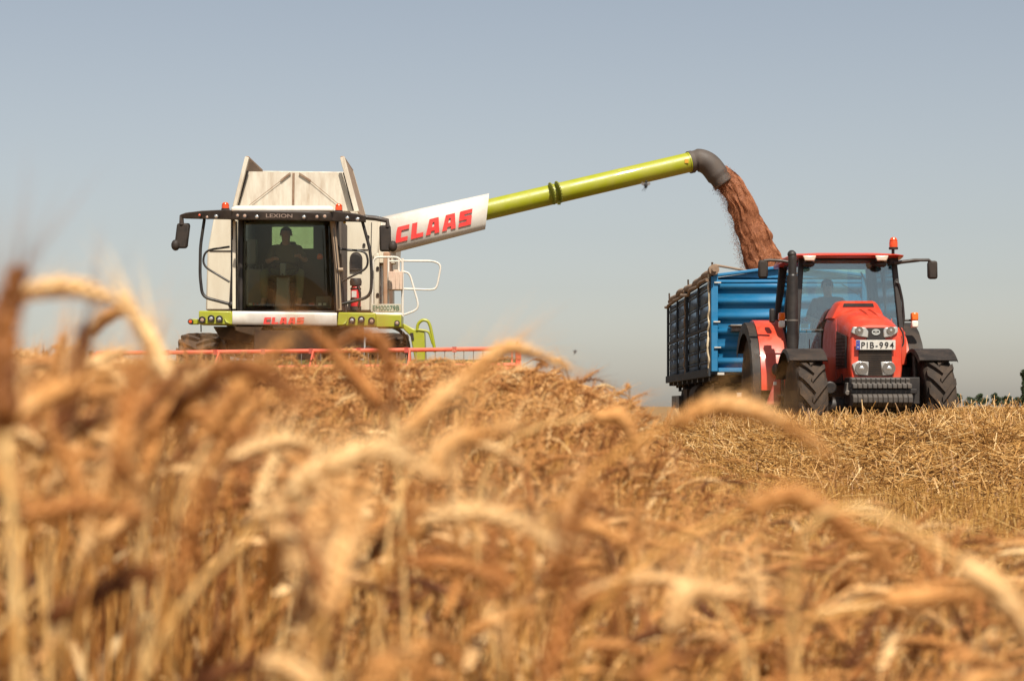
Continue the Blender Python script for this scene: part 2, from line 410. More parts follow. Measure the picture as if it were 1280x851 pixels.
# --- grain tank with opened covers
Dt = 31.0
tank = empty('grain_tank', W(368, 262, Dt) - comb.location); tank.parent = comb
g = G(); g.prism([W(309, 214.5, Dt), W(427, 216, Dt), W(442, 264, Dt), W(297, 258, Dt)], (0, .05, 0))
g.build('front_plate', tankm, tank)
g = G()
g.prism([W(318, 213.5, Dt + 2.6), W(440, 215, Dt + 2.6), W(452, 268, Dt + 2.6), W(318, 262, Dt + 2.6)], (0, .05, 0))
g.box(W(300, 264, Dt + .1), W(438, 300, Dt + .1) + Vector((0, 3.9, 0)))
g.build('tank_body', tankm, tank, bevel=.02)
g = G()
g.bar(W(367, 216.5, Dt - .02), W(366.5, 256, Dt - .02), .04, .02, (0, 1, 0))
g.bar(W(363, 216.5, Dt - .025), W(351, 226, Dt - .025), .032, .02, (0, 1, 0)); g.bar(W(374, 217, Dt - .025), W(388, 226, Dt - .025), .032, .02, (0, 1, 0))
g.build('rusty_bracket', rustm, tank)
g = G(); g.tube([W(351, 226, Dt - .03), W(311, 257, Dt - .03)], .005, 6); g.tube([W(388, 226, Dt - .03), W(424, 256, Dt - .03)], .005, 6)
g.build('tension_cable', rustm, tank)
def flap(a_top, a_bot, depth, wpx, m_out, nm='side_cover'):
    """a cover standing up along the tank's side, seen almost edge-on"""
    A, B = W(*a_top, Dt - .15), W(*a_bot, Dt - .15)
    A2 = A + Vector((0, depth, 0)); B2 = B + Vector((0, depth + .3, 0))
    w = wpx / F * Dt
    g = G(); g.prism([A, B, B2, A2], (w * .35, 0, 0.0))
    g.bar(A, B, w, .10, (0, 1, 0), 1)
    g.bar(A2, B2, w * .8, .06, (0, 1, 0), 1)
    g.bar(A, A2, w * .8, .05, (0, 0, 1), 0)
    return g.build(nm, [m_out, tankm], tank, bevel=.01)
flap((309, 197), (293.5, 259), 1.75, 5.0, dustpanel)
flap((428, 197), (446, 265), 1.75, 6.0, dustpanel)
g = G()   # dark hinge gaps and rubber seal
g.bar(W(310, 214, Dt - .05), W(297.5, 257, Dt - .05), .03, .03, (0, 1, 0)); g.build('rubber_seal', blackm, tank)
g = G().bar(W(429.5, 216, Dt - .05), W(442, 263, Dt - .05), .03, .03, (0, 1, 0)); g.build('rubber_seal', blackm, tank)

# --- cab
Df = 28.1; Db = 29.9
cab = empty('cab', W(358, 389, 29) - comb.location); cab.parent = comb
fl = lambda px, py, D: W(px, py, D)
g = G()
zf, zt = W(0, 390, Df).z, W(0, 268, Df).z
xl, xr = W(294.5, 0, Df).x, W(421, 0, Df).x
g.box((xl, Df + .1, zf - .08), (xr, Db, zf))                                   # floor
g.box((xl + .03, Df + .05, zt - .02), (xr - .03, Db, zt + .06))                # ceiling
# rear wall with a window opening
wx0, wx1 = W(340, 0, Db).x, W(392, 0, Db).x; wz0, wz1 = W(0, 311, Db).z, W(0, 283, Db).z
g.box((xl, Db - .04, zf), (wx0, Db, zt)); g.box((wx1, Db - .04, zf), (xr, Db, zt))
g.box((wx0, Db - .04, zf), (wx1, Db, wz0)); g.box((wx0, Db - .04, wz1), (wx1, Db, zt))
# side walls, lower half
g.box((xl, Df + .75, zf), (xl + .04, Db - .04, zt)); g.box((xr - .04, Df + .75, zf), (xr, Db - .04, zt))
g.build('cab_shell', interior, cab)
g = G(); g.box((wx0, Db - .026, wz0), (wx1, Db - .014, wz1)); g.build('rear_window', g_pane, cab)
# windscreen: bowed panorama glass
nx, nz = 16, 10; vs = []; fs = []
for j in range(nz + 1):
    v = j / nz; ztop = zt + .0; z = zf + .0 + (ztop - zf) * v
    for i in range(nx + 1):
        u = i / nx * 2 - 1
        hw = (xr - xl) / 2 - .03 - .035 * v
        y = Df + .02 + .22 * abs(u) ** 3.0 + .10 * (1 - v) ** 1.0 * .6 + (.05 * (v - .5) ** 2)
        vs.append(((xl + xr) / 2 - .012 * v + u * hw, y, z))
for j in range(nz):
    for i in range(nx):
        a = j * (nx + 1) + i; fs.append((a, a + 1, a + nx + 2, a + nx + 1))
g = G().add(vs, fs); o = g.build('windscreen', g_dark, cab)
sd = o.modifiers.new('thick', 'SOLIDIFY'); sd.thickness = .006
# dark frame hugging the glass edge, sill, pillars
def gp(i, j, dy=-.012): v = Vector(vs[j * (nx + 1) + i]); v.y += dy; return v
g = G()
g.tube([gp(0, j) for j in range(nz + 1)], .05, 8); g.tube([gp(nx, j) for j in range(nz + 1)], .05, 8)
g.tube([gp(i, 0) for i in range(nx + 1)], .035, 8); g.tube([gp(i, nz) for i in range(nx + 1)], .06, 8)
g.bar(W(418, 278, 28.9), W(423, 389, 28.9), .16, .3, (0, 1, 0))
g.bar(W(292.5, 276, 28.9), W(292.5, 389, 28.9), .06, .3, (0, 1, 0))
g.build('window_frame', blackm, cab)
g = G(); g.tube([W(415.5, 276, 28.2), W(421, 330, 28.2), W(424, 388, 28.2)], .045, 10)
g.cyl(W(420, 337, 28.15), W(429, 337, 28.15), .03)
g.build('wiper_column', mat('dusty_post', (.30, .22, .15), .6), cab)
g = G(); g.tube([W(417, 285, 28.05), W(423, 345, 28.05), W(424, 386, 28.05)], .010, 6); g.build('wiper_arm', blackm, cab)
g = G(); g.bar(W(292.8, 300, 28.25), W(292.8, 386, 28.25), .05, .05); g.bar(W(293, 276, 28.3), W(293, 302, 28.3), .035, .04)
g.build('door_edge', cream, cab)
# interior furniture
g = G(); cx = W(357, 0, 29.3).x; zs = W(0, 352, 29.3).z
g.box((cx - .28, 29.05, zs - .14), (cx + .28, 29.6, zs - .02)); g.box((cx - .26, 29.56, zs - .1), (cx + .26, 29.72, zs + .52))
g.box((cx - .14, 29.6, zs + .54), (cx + .14, 29.7, zs + .72)); g.box((cx - .2, 29.1, zf), (cx + .2, 29.5, zs - .14))
g.build('driver_seat', seatm, cab, bevel=.04)
g = G(); sc = W(354, 338, 28.55)
g.loft([[sc + Vector((a * .15, b * .1 - .12, -.98)) for a, b in ((-1, -1), (1, -1), (1, 1), (-1, 1))], [sc + Vector((a * .10, b * .07, -.30)) for a, b in ((-1, -1), (1, -1), (1, 1), (-1, 1))], [sc + Vector((a * .11, b * .07 + .03, -.08)) for a, b in ((-1, -1), (1, -1), (1, 1), (-1, 1))]])
g.box(sc + Vector((-.05, -.05, -.1)), sc + Vector((.05, .03, .12)))
g.build('steering_column', mat('column_grey', (.22, .24, .24), .6), cab, bevel=.02)
g = G(); ring = [sc + Vector((.24 * math.cos(a), .06 + .17 * math.sin(a), .02 + .13 * math.sin(a))) for a in np.linspace(0, 2 * math.pi, 29)[:-1]]
g.tube(ring, .018, 8, closed=True)
for a in (0.3, 2.8, 4.7): g.tube([sc + Vector((0, .06, .0)), sc + Vector((.24 * math.cos(a), .06 + .17 * math.sin(a), .02 + .13 * math.sin(a)))], .014, 6)
g.build('steering_wheel', blackm, cab)
g = G(); g.box(W(308, 383, 28.75), W(334, 340, 29.4)); g.box(W(306, 330, 28.9), W(322, 300, 29.1)); g.box(W(395, 386, 28.6), W(416, 372, 29.0))
for k in range(5): g.box(W(309 + k * 4.5, 339, 28.8 + .1 * k), W(311.5 + k * 4.5, 334 - k, 28.85 + .1 * k))
g.build('control_console', greydash, cab, bevel=.02)
g = G(); g.ball(W(400, 321, 28.9), .055); g.build('reflector_light', amber, cab)
g = G()
for px, m in ((311, 0), (318, 0), (386, 1), (398, 0), (404, 0), (316, 1)):
    g.box(W(px, 381.5, 28.5), W(px + 4 + 3 * m, 379, 28.55), m)
g.build('small_item', [whitelens, redd], cab)

# roof and visor
roof = empty('cab_roof', W(358, 264, 28.5) - comb.location); roof.parent = comb
g = G()
g.loft([[W(289, 264.5, 27.85), W(417, 264.5, 27.85), W(417, 259, 27.85), W(289, 259, 27.85)], [W(291, 266, 28.4), W(419, 266, 28.4), W(414, 257, 28.4), W(293, 257, 28.4)], [W(293, 270, 30), W(419, 270, 30), W(414, 261, 30), W(295, 261, 30)]])
g.build('roof_cap', white, roof, bevel=.025)
# visor with swept light bars
secs = []
for px, yt, yb, D in ((225, 268.5, 272.5, 28.35), (232, 266, 273.5, 28.3), (252, 263.5, 274, 28.2), (262, 263, 274, 28.1), (286, 262, 274.5, 27.95), (292, 263.5, 275, 27.85), (330, 263.8, 275.5, 27.75), (375, 264.3, 276, 27.75), (412, 265, 276.5, 27.85), (418, 263.5, 277, 27.95), (444, 267, 277.5, 28.1), (455, 269.5, 278, 28.2), (457.5, 270, 278.5, 28.25)):
    secs.append([W(px, yt, D), W(px, yb, D + .04), W(px, yb, D + .4), W(px, yt, D + .4)])
g = G().loft(secs); vis = g.build('visor', visorm, roof, bevel=.015, smooth=50)
for px, py, r, m in ((249.5, 269, 1.9, redlens), (259, 271.5, 2.2, lampdim), (270.3, 270.5, 2.9, lampm), (297, 269.5, 2.4, lampdim), (306, 270, 2.8, lampdim), (321.2, 271, 2.8, lampm), (380, 271.3, 2.8, lampm), (396.3, 271, 2.6, lampdim), (406, 270.5, 2.9, lampdim), (434.2, 272.5, 2.9, lampm), (447, 274, 2.9, lampm)):
    lamp(roof, px, py, 27.72 if 290 < px < 415 else 28.02 if px > 260 else 28.16, r, m)
font_text('lettering', 'LEXION', W(349, 269.8, 27.73), (1, 0, -.01), (0, 0, 1), W(366, 0, 27.7).x - W(333, 0, 27.7).x, .062, .006, greyletter, roof)
beacon(comb, 281.8, 252.8, 262.5, 28.3, 9.5); beacon(comb, 423.5, 254.5, 265, 28.3, 9)
g = G(); g.box(W(429, 276.5, 28.3), W(432.5, 279.5, 28.35)); g.build('marker_tag', mat('yellow_tag', (.6, .42, .02), .5), comb)

# mirrors
def mirror(pts, bx, by, knob, D, parent, depth=.10):
    e = empty('mirror', W(bx[0], by[1], D) - parent.location); e.parent = parent
    g = G().tube([W(*p, D) for p in pts], mirror.r, 8); g.build('mirror_arm', visorm, e)
    a, b = W(bx[0], by[0], D), W(bx[1], by[1], D); sh = (b.x - a.x) * .14
    g = G()
    g.loft([[Vector((a.x + k1, D - .02, a.z)), Vector((b.x + k1, D - .02, a.z)), Vector((b.x - k1, D - .02, b.z)), Vector((a.x - k1, D - .02, b.z))] if d == 0 else
            [Vector((a.x + k1 + .01, D + depth, a.z - .02)), Vector((b.x + k1 - .01, D + depth, a.z - .02)), Vector((b.x - k1 - .01, D + depth, b.z + .02)), Vector((a.x - k1 + .01, D + depth, b.z + .02))]
            for d, k1 in ((0, sh * mirror.s), (1, sh * mirror.s))])
    g.build('mirror_head', black, e, bevel=.035)
    if knob:
        g = G(); c = W(*knob, D); g.ball(c, .075, (1, 1, 1.25)); g.build('wide_angle_mirror', black, e)
    g = G(); g.box((a.x + .03, D + depth - .004, b.z + .05), (b.x - .03, D + depth + .004, a.z - .05)); g.build('mirror_glass', chrome, e)
    return e
mirror.s = .8; mirror.r = .042
mirror([(250, 267.5), (236, 268.5), (227, 271), (227, 281)], (219, 236), (278.5, 311), (219.5, 306.5), 28.4, comb)
mirror.s = -.15
mirror([(455, 271.5), (470, 273), (484, 276), (484.5, 284)], (474, 489), (281, 315), (491, 308), 28.4, comb)

# black tubular guards
Dg = 28.35
g = G()
g.tube(rounded([W(255.5, 274, Dg), W(250.5, 308, Dg), W(250, 345, Dg), W(253, 371, Dg), W(287, 380, Dg)], .12), .026, 8)
g.tube([W(291, 274, Dg), W(290.5, 330, Dg), W(288, 381, Dg)], .022, 8)
g.tube(rounded([W(287, 308.5, Dg), W(256, 313, Dg), W(253, 332, Dg), W(287, 352.5, Dg)], .14), .018, 8)
g.ball(W(289.5, 381, Dg), .06)
g.build('guard_rail', blackm, comb)
g = G()
g.tube(rounded([W(453, 277, Dg), W(463, 314, Dg), W(464.8, 345, Dg), W(463.5, 371, Dg), W(427, 380, Dg)], .15), .026, 8)
g.tube(rounded([W(424, 311, Dg), W(457, 314.5, Dg), W(460.3, 326, Dg), W(458, 336, Dg), W(428, 351.5, Dg)], .10), .018, 8)
g.build('guard_rail', blackm, comb)

# front bumper with lettering and lamp clusters
bp = empty('front_bumper', W(356, 398, 27.8) - comb.location); bp.parent = comb
def bump(pxs, yt, yb, D0, curve, m, nm, n=12):
    secs = []
    for i in range(n + 1):
        t = i / n; px = pxs[0] + (pxs[1] - pxs[0]) * t; k = curve(px)
        a, b = yt(px), yb(px); D = D0 + k
        secs.append([W(px, a, D + .03), W(px, a + (b - a) * .15, D), W(px, a + (b - a) * .8, D), W(px, b, D + .03), W(px, b, D + .3), W(px, a, D + .3)])
    return G().loft(secs).build(nm, m, bp, smooth=40)
cv = lambda px: .35 * abs((px - 357) / 65) ** 2.2 * .25
bump((290.5, 421), lambda x: 388.7 + (x - 290) * .018, lambda x: 405.6 + (x - 290) * .012, 27.72, cv, white, 'bumper_panel')
g = slab_text('CLAAS', W(329.2, 405.0, 27.705), (1, 0, -.002), (0, 0, 1), W(379, 0, 27.7).x - W(329, 0, 27.7).x, .108, .012, shear=.16, gap=.16)
g.build('lettering', letred, bp)
def cluster(pts, lamps, nm='lamp_cluster'):
    e = empty(nm, W(*pts[0], 27.85) - comb.location); e.parent = comb
    G().prism([W(*p, 27.86) for p in pts], (0, .35, 0)).build('cluster_housing', lime, e, bevel=.02)
    for px, py, m in lamps:
        lamp(e, px, py, 27.84, 3.3, m, back=.03)
        c = W(px, py, 27.835); G().lathe(c, (0, -1, 0), [(0, .058), (.02, .056), (.022, .048), (0, .046)], 20).build('lamp_bezel', blackm, e)
    return e
c1 = cluster([(248.3, 388.3), (289.5, 388.8), (292.5, 406), (248.3, 405.5)], [(252.8, 399.7, lampdim), (264, 398, lampm), (274.3, 398.7, lampm)])
c2 = cluster([(423, 390.3), (469.5, 391), (469.5, 408.3), (421, 407)], [(440, 400.3, lampm), (451.7, 399.2, lampm), (464.5, 401, lampdim)])
for e, sx, p0 in ((c1, 1, (283, 400)), (c2, -1, (431.5, 401.5))):
    G().prism([W(p0[0] - 2.5 * sx, p0[1] - 2, 27.83), W(p0[0] + 3.5 * sx, p0[1] + 4, 27.83), W(p0[0] - .5 * sx, p0[1] + 2.5, 27.83)], (0, .04, 0)).build('reflector', mat('pale_lime', (.5, .55, .12), .3), e)
g = G(); g.box(W(236, 405.3, 27.95), W(249, 399.2, 28.1)); g.build('marker_arm', lime, comb, bevel=.01)
lamp(comb, 238, 402, 27.9, 2.9, redlens, 'side_marker')
g = G(); g.tube([W(251.2, 406, 28), W(251.4, 415, 28)], .01, 6); g.build('sensor_wire', blackm, comb)
g = G(); g.box(W(469.8, 409, 27.92), W(504.5, 395.5, 28.5)); g.build('step_beam', lime, comb, bevel=.015)
lamp(comb, 496.3, 403.7, 27.9, 3.0, lampdim, 'side_marker')

# --- access platform, ladder and railings on the right
Dl = 29.0
g = G(); tb = lambda pts, r=.10, rr=.017: g.tube(rounded([W(*p, Dl) for p in pts], r), rr, 8)
tb([(504, 326), (542, 326.3), (551.5, 331), (546, 360), (540, 362.3), (505, 361)])
tb([(504, 339.5), (512, 341.5), (523, 380), (521, 387.5), (505, 393.5)])
tb([(503.2, 323), (503.2, 396)], .05, .022)
tb([(465.5, 390), (466, 327), (470, 321.5), (497, 321.3), (502, 327)], .08, .018)
tb([(485.5, 323), (485.5, 388)], .05, .018); tb([(498.5, 322), (498.5, 341)], .05, .016); tb([(486, 326.5), (502, 326.5)], .05, .014)
tb([(466, 392.5), (503, 393.5)], .05, .03)
g.build('railing', white, comb)
g = G(); g.box(W(467, 392, 30.2), W(478, 321, 31)); g.build('corner_column', cream, comb, bevel=.02)
g = G(); g.box(W(479, 392, 30.0), W(491, 320, 30.8)); g.build('dusty_column', mat('rusty_tan', (.34, .19, .11), .7, dirt=(.5, .38, .27), dirt_amt=.3, scale=4), comb, bevel=.02)
g = G(); g.box(W(485.5, 362, 28.85), W(504.5, 341, 29.15))
g.cyl(W(495, 341, 29.0), W(495, 337.5, 29.0), .05, n=12)
for k in range(3): g.box(W(489 + k * 5, 362.4, 28.84), W(490.2 + k * 5, 341.5, 28.86))
g.build('water_canister', mat('canister', (.52, .36, .27), .55, dirt=(.62, .52, .42), dirt_amt=.4, scale=7), comb, bevel=.03)
g = G(); g.box(W(463.5, 390, 28.4), W(501.5, 380, 28.42)); pl = g.build('number_plate', mat('dusty_plate', (.44, .42, .36), .6, dirt=(.30, .24, .17), dirt_amt=.5, scale=9), comb, bevel=.004)
font_text('lettering', 'EM00079B', W(482.5, 385, 28.398), (1, 0, 0), (0, 0, 1), W(499, 0, 28.4).x - W(466, 0, 28.4).x, .082, .005, inkg, pl, bold=0)
g = G(); g.prism([W(504, 404, 28.3), W(517, 411, 28.3), W(530, 412, 28.3), W(532, 452, 28.3), W(519, 452, 28.3), W(513, 420, 28.3), W(504, 411, 28.3)], (0, .5, 0))
lad = g.build('ladder', lime, comb, bevel=.015)
g = G(); Dl = 28.3; tb([(521.5, 413), (522, 405), (528, 399.5), (535, 401), (538, 408), (544, 440)], .07, .026); tb([(521.5, 412), (536, 414), (541, 430)], .06, .02)
g.build('handrail', lime, lad)
g = G(); g.prism([W(512.5, 416, 28.28), W(516.5, 416, 28.28), W(517.5, 424.5, 28.28), W(514, 424.5, 28.28)], (0, .03, 0)); g.build('latch', blackm, lad)
for k in range(4):
    zz = 1.15 - .28 * k; x0 = W(517, 0, 28.3).x; g = G(); g.box((x0, 28.2, zz), (x0 + .42, 28.6, zz + .03)); g.build('step', lime, lad)
g = G()   # wheel guard arch
arc = [W(484 + 27 * math.cos(a), 436 - 28 * math.sin(a), 28.6) for a in np.linspace(0, math.pi * .55, 10)]
g.tube(arc, .03, 8); g.build('mud_guard', steel, comb)

# --- unloading auger
Da = 30.6
aug = empty('unloading_auger', W(486, 292, Da) - comb.location); aug.parent = comb
A = W(478, 293.0, Da); T0 = W(600, 262.5, Da); T1 = W(866, 202.0, Da + .9)
ax = (T1 - T0).normalized()
g = G(); rr = .183
g.cyl(A, T1, rr, rr, 36)
g.build('auger_tube', lime, aug, smooth=40)
g = G()
for pxr, dy in ((688.5, 0), (696.5, 0)):
    t = (pxr - 600) / 266; p = T0.lerp(T1, t); g.cyl(p - ax * .012, p + ax * .012, rr * 1.05, rr * 1.05, 36)
p = T0.lerp(T1, (697 - 600) / 266); g.box(p + Vector((-.03, -.03, -rr * 1.25)), p + Vector((.03, .03, -rr * .9)))
for k in range(24):
    a = k / 24 * 2 * math.pi; u = ax.cross(Vector((0, 1, 0))).normalized(); w_ = ax.cross(u)
    for s in (-.014, .11):
        pc = T0.lerp(T1, (689 - 600) / 266) + (u * math.cos(a) + w_ * math.sin(a)) * rr * 1.05
        g.ball(pc + ax * s, .015, n=6)
g.build('flange', mat('dark_olive_flange', (.20, .21, .02), .5), aug)
g = G(); p = T1; g.cyl(p - ax * .10, p - ax * .05, rr * 1.03, rr * 1.03, 36); g.build('end_collar', lime, aug)
g = G(); p = T0.lerp(T1, .965) + Vector((0, -rr - .004, .01)); g.box(p - Vector((.035, .003, .035)), p + Vector((.035, .003, .035))); g.build('warning_sticker', mat('orange_sticker', (.55, .28, .02), .5), aug)
# spout
path = spline([W(862, 203, Da + .9), W(874, 200.5, Da + .9), W(887, 206.5, Da + .9), W(899, 222, Da + .9), W(905, 230, Da + .9)], 6)
rads = [rr * 1.04 + (.02 if 4 < i < 18 else 0) for i in range(len(path))]
g = G().tube(path, rads, 28, caps=False)
for i in (2, len(path) - 2): pass
g.cyl(W(862.5, 203, Da + .9) - ax * .02, W(862.5, 203, Da + .9) + ax * .05, rr * 1.13, rr * 1.13, 28)
o = g.build('spout', spoutm, aug, smooth=40)
sd = o.modifiers.new('thick', 'SOLIDIFY'); sd.thickness = .012
SPOUT = path[-1]
# white shroud box around the lower tube
ft, fb = 281.5, 0
sh = lambda px, py, d: W(px, py, Da - .28 + d)
front = [(474, 276.5), (611, 242.3), (609.2, 265), (606.5, 286.5), (474, 320.5)]
g = G()
g.loft([[sh(474, 272.0, .12), sh(611.3, 241.8, .12)], [sh(474, 278, 0), sh(611, 246, 0)], [sh(474, 313, 0), sh(607.5, 279, 0)], [sh(474, 320.5, .10), sh(606.5, 286.8, .10)],
        [sh(474, 321, .5), sh(606.5, 286.8, .5)], [sh(474, 314, .6), sh(607.5, 279, .6)], [sh(474, 277, .6), sh(611, 246, .6)], [sh(474, 272.0, .45), sh(611.3, 241.8, .45)], [sh(474, 272.0, .12), sh(611.3, 241.8, .12)]], closed=False)
shr = g.build('auger_shroud', white, aug, smooth=50)
sd = shr.modifiers.new('thick', 'SOLIDIFY'); sd.thickness = .012
r0 = sh(494.3, 304.2, -.012); r1 = sh(591.5, 280, -.012)
up = (sh(494.3, 285, 0) - sh(494.3, 304.2, 0)).normalized()
g = slab_text('CLAAS', r0, (r1 - r0).normalized(), up, (r1 - r0).length * .972, (304.2 - 285) / F * Da, .014, shear=.10, gap=.22)
g.build('lettering', letred, shr)
g = G(); g.cyl(W(470, 296, Da), W(482, 292, Da), .33, .33, 24); g.cyl(W(474, 330, Da), W(474, 285, Da), .3, .3, 20); g.build('pivot_housing', cream, aug)

# --- header with reel
hd = empty('header', Vector((W(385, 0, 24.4).x, 24.4, .3)) - comb.location); hd.parent = comb
xA, xB = W(112, 0, 24.2).x, W(650, 0, 24.2).x
zT = W(0, 440, 23.6).z
g = G()
def slope(x): return (x - (xA + xB) / 2) / (xB - xA) * (6 / F * 23.6)
g.prism([Vector((xA, 25.2, W(0, 454, 25.2).z - .02)), Vector((xB, 25.2, W(0, 452, 25.2).z)), Vector((xB, 25.2, .25)), Vector((xA, 25.2, .25))], (0, .06, 0))
g.build('back_wall', limed, hd)
g = G(); g.bar((xA, 25.15, W(0, 453.5, 25.2).z), (xB, 25.15, W(0, 452, 25.2).z), .10, .06); g.build('top_beam', mat('olive_beam', (.12, .12, .03), .6), hd)
g = G(); g.box((xA, 23.4, .08), (xB, 25.2, .14)); g.build('cutter_table', limed, hd)
for x in (xA, xB):
    g = G(); g.prism([(x, 25.2, .95), (x, 24.0, .7), (x, 22.9, .15), (x, 25.2, .1)], (.05, 0, 0)); g.build('divider', limed, hd, bevel=.01)
# reel: six bars with tines on end spiders
rc = Vector((0, 24.35, zT - .48)); RR = .52
for k in range(6):
    a = math.pi / 2 + k * math.pi / 3 + .04
    c = rc + Vector((0, -RR * math.cos(a), RR * math.sin(a)))
    g = G()
    p0 = Vector((xA + .05, c.y, c.z + slope(xA))); p1 = Vector((xB - .05, c.y, c.z + slope(xB)))
    g.cyl(p0, p1, .030, n=10)
    n = 44
    for i in range(n):
        p = p0.lerp(p1, (i + .5) / n); g.tube([p + Vector((0, 0, -.02)), p + Vector((0, -.02, -.14)), p + Vector((0, .02, -.27))], .006, 4, 1)
        if i % 5 == 2: g.box(p + Vector((-.03, -.034, -.04)), p + Vector((.03, .034, .036)), 2)
    g.build('reel_bar', [reelred, greydash, redd], hd)
for px in (150, 273, 391, 512, 640):
    x = W(px, 0, 24.3).x; g = G()
    for k in range(6):
        a = math.pi / 2 + k * math.pi / 3 + .04; a2 = a + math.pi / 3
        c = rc + Vector((x, -RR * math.cos(a), RR * math.sin(a) + slope(x))); c2 = rc + Vector((x, -RR * math.cos(a2), RR * math.sin(a2) + slope(x)))
        g.bar(rc + Vector((x, 0, slope(x))), c, .05, .02, (1, 0, 0)); g.bar(c, c2, .03, .02, (1, 0, 0))
    g.build('reel_spider', reelred, hd)
g = G(); g.cyl(rc + Vector((xA, 0, slope(xA))), rc + Vector((xB, 0, slope(xB))), .07, n=14); g.build('reel_shaft', reelred, hd)
for px, y in ((648, 429.5), (115, 441)):
    p = W(px, y, 23.9); g = G(); g.box(p + Vector((-.04, -.03, -.55)), p + Vector((.04, .6, .0))); g.box(p + Vector((-.035, -.04, -.02)), p + Vector((.0, .02, .03)), 1)
    g.build('reel_arm', [reelred, blackm], hd, bevel=.01)

# fire extinguisher strapped to the body
ex = empty('fire_extinguisher', W(445, 388, 29.9), 'red fire extinguisher in a dark holder on the cream panel beside the harvester cab', 'fire extinguisher')
c = W(444.7, 388, 29.9); s = 29.9 / F
g = G().lathe(c, (0, 0, 1), [(.02, .0), (.02, 6.2 * s), (8 * s, 6.4 * s), (26 * s, 6.4 * s), (30 * s, 5.4 * s), (33 * s, 2.6 * s), (34 * s, 2.2 * s), (34 * s, 0)], 24); g.build('cylinder', extred, ex)
g = G(); g.lathe(c, (0, 0, 1), [(0, 0), (0, 6.9 * s), (5 * s, 7 * s), (5 * s, 0)], 24)
g.lathe(c, (0, 0, 1), [(31 * s, 7 * s), (36 * s, 7.6 * s), (40 * s, 6.5 * s), (40.5 * s, 0)], 24); g.build('holder', visorm, ex)
g = G(); g.lathe(c, (0, 0, 1), [(13 * s, 6.5 * s), (13 * s, 6.75 * s), (15 * s, 6.75 * s), (15 * s, 6.5 * s)], 24); g.lathe(c, (0, 0, 1), [(26 * s, 6.4 * s), (26 * s, 6.8 * s), (28 * s, 6.8 * s), (28 * s, 6.4 * s)], 24); g.build('strap', blackm, ex)
g = G(); g.box(c + Vector((-4.5 * s, -6.7 * s, 16 * s)), c + Vector((1.5 * s, -5.6 * s, 24 * s))); g.build('sticker', platew, ex)
g = G(); g.tube(spline([c + Vector((3 * s, -6 * s, 30 * s)), c + Vector((6 * s, -6.4 * s, 22 * s)), c + Vector((5.5 * s, -6.6 * s, 12 * s)), c + Vector((4 * s, -6.8 * s, 6 * s))]), .018, 8); g.build('hose', blackm, ex)
# ------------------------------------------------------------------ tractor
XT = W(1094.5, 0, 22.5).x           # centre line
trac = empty('tractor', (XT, 24.0, 0), 'red farm tractor with black exhaust stack, facing the camera in front of the blue trailer', 'tractor')
def TX(d): return XT + d
# bonnet
def bsec(D, hw, zb, zt, rk=1.0):
    half = [(hw * .96, zb), (hw, zb + .12), (hw, zb + (zt - zb) * .52), (hw * .985, zt - .27 * rk), (hw * .94, zt - .16 * rk), (hw * .84, zt - .08 * rk), (hw * .62, zt - .028 * rk), (hw * .3, zt)]
    return [Vector((XT - a, D, z)) for a, z in half] + [Vector((XT + a, D, z)) for a, z in reversed(half)]
bon = empty('bonnet', Vector((0, -1.5, 1.0))); bon.parent = trac
g = G().loft([bsec(22.46, .325, 1.02, 1.66, .5), bsec(22.48, .343, 1.02, 1.72, .7), bsec(22.60, .352, 1.01, 1.785, .9), bsec(22.9, .362, 1.0, 1.875), bsec(23.3, .374, 1.0, 1.955, 1.2), bsec(23.7, .382, 1.0, 2.01, 1.4), bsec(24.05, .388, 1.0, 2.035, 1.5), bsec(24.2, .388, 1.0, 2.02, 1.5)])
g.build('bonnet_shell', redp, bon, smooth=40)
# raised scoop with black inlet, ribs on top
g = G()
def scs(D, hw, z0, z1): L_ = [(1.48, z0 - .10), (1.30, z0 + .0), (1.13, z1 - .045), (.99, z1 - .012), (.85, z1)]; return [Vector((TX(-hw * a), D, z)) for a, z in L_] + [Vector((TX(hw * a), D, z)) for a, z in reversed(L_)]
g.loft([scs(23.62, .245, 1.97, 2.085), scs(23.7, .25, 1.98, 2.115), scs(24.0, .25, 1.99, 2.125), scs(24.2, .24, 1.99, 2.09)])
g.build('bonnet_scoop', redp, bon, smooth=40)
g = G(); g.prism([Vector((TX(-.215), 23.612, 2.03)), Vector((TX(-.20), 23.612, 2.075)), Vector((TX(.20), 23.612, 2.075)), Vector((TX(.215), 23.612, 2.03))], (0, .05, 0)); g.build('scoop_inlet', blackm, bon)
g = G()
for dx in (-.02, .10):
    g.loft([[Vector((TX(dx + e), D, z)) for e, z in ((-.018 * k, zt - .02), (0, zt + .022 * k), (.018 * k, zt - .02))] for D, zt, k in ((22.75, 1.83, .2), (23.0, 1.893, 1), (23.35, 1.963, .8), (23.5, 1.985, .2))])
g.build('bonnet_crease', redp, bon, smooth=60)
# side vents and seams
for s in (-1, 1):
    x = XT + s * .388; g = G()
    g.prism([(x - s * .03, 22.62, 1.16), (x - s * .03, 22.62, 1.58), (x - s * .015, 23.2, 1.67), (x - s * .012, 23.2, 1.16)], (s * .015, 0, 0)); 
    for k in range(9):
        zz = 1.19 + k * .045; g.bar((x - s * .011, 22.66, zz), (x + s * .006, 23.17, zz + .01), .012, .012, mi=1)
    g.build('side_vent', [blackm, brownblk], bon)
    g = G(); g.bar((x - s * .01, 23.25, 1.02), (x - s * .01, 23.25, 1.85), .012, .006, (0, 1, 0)); g.build('panel_seam', redd, bon)
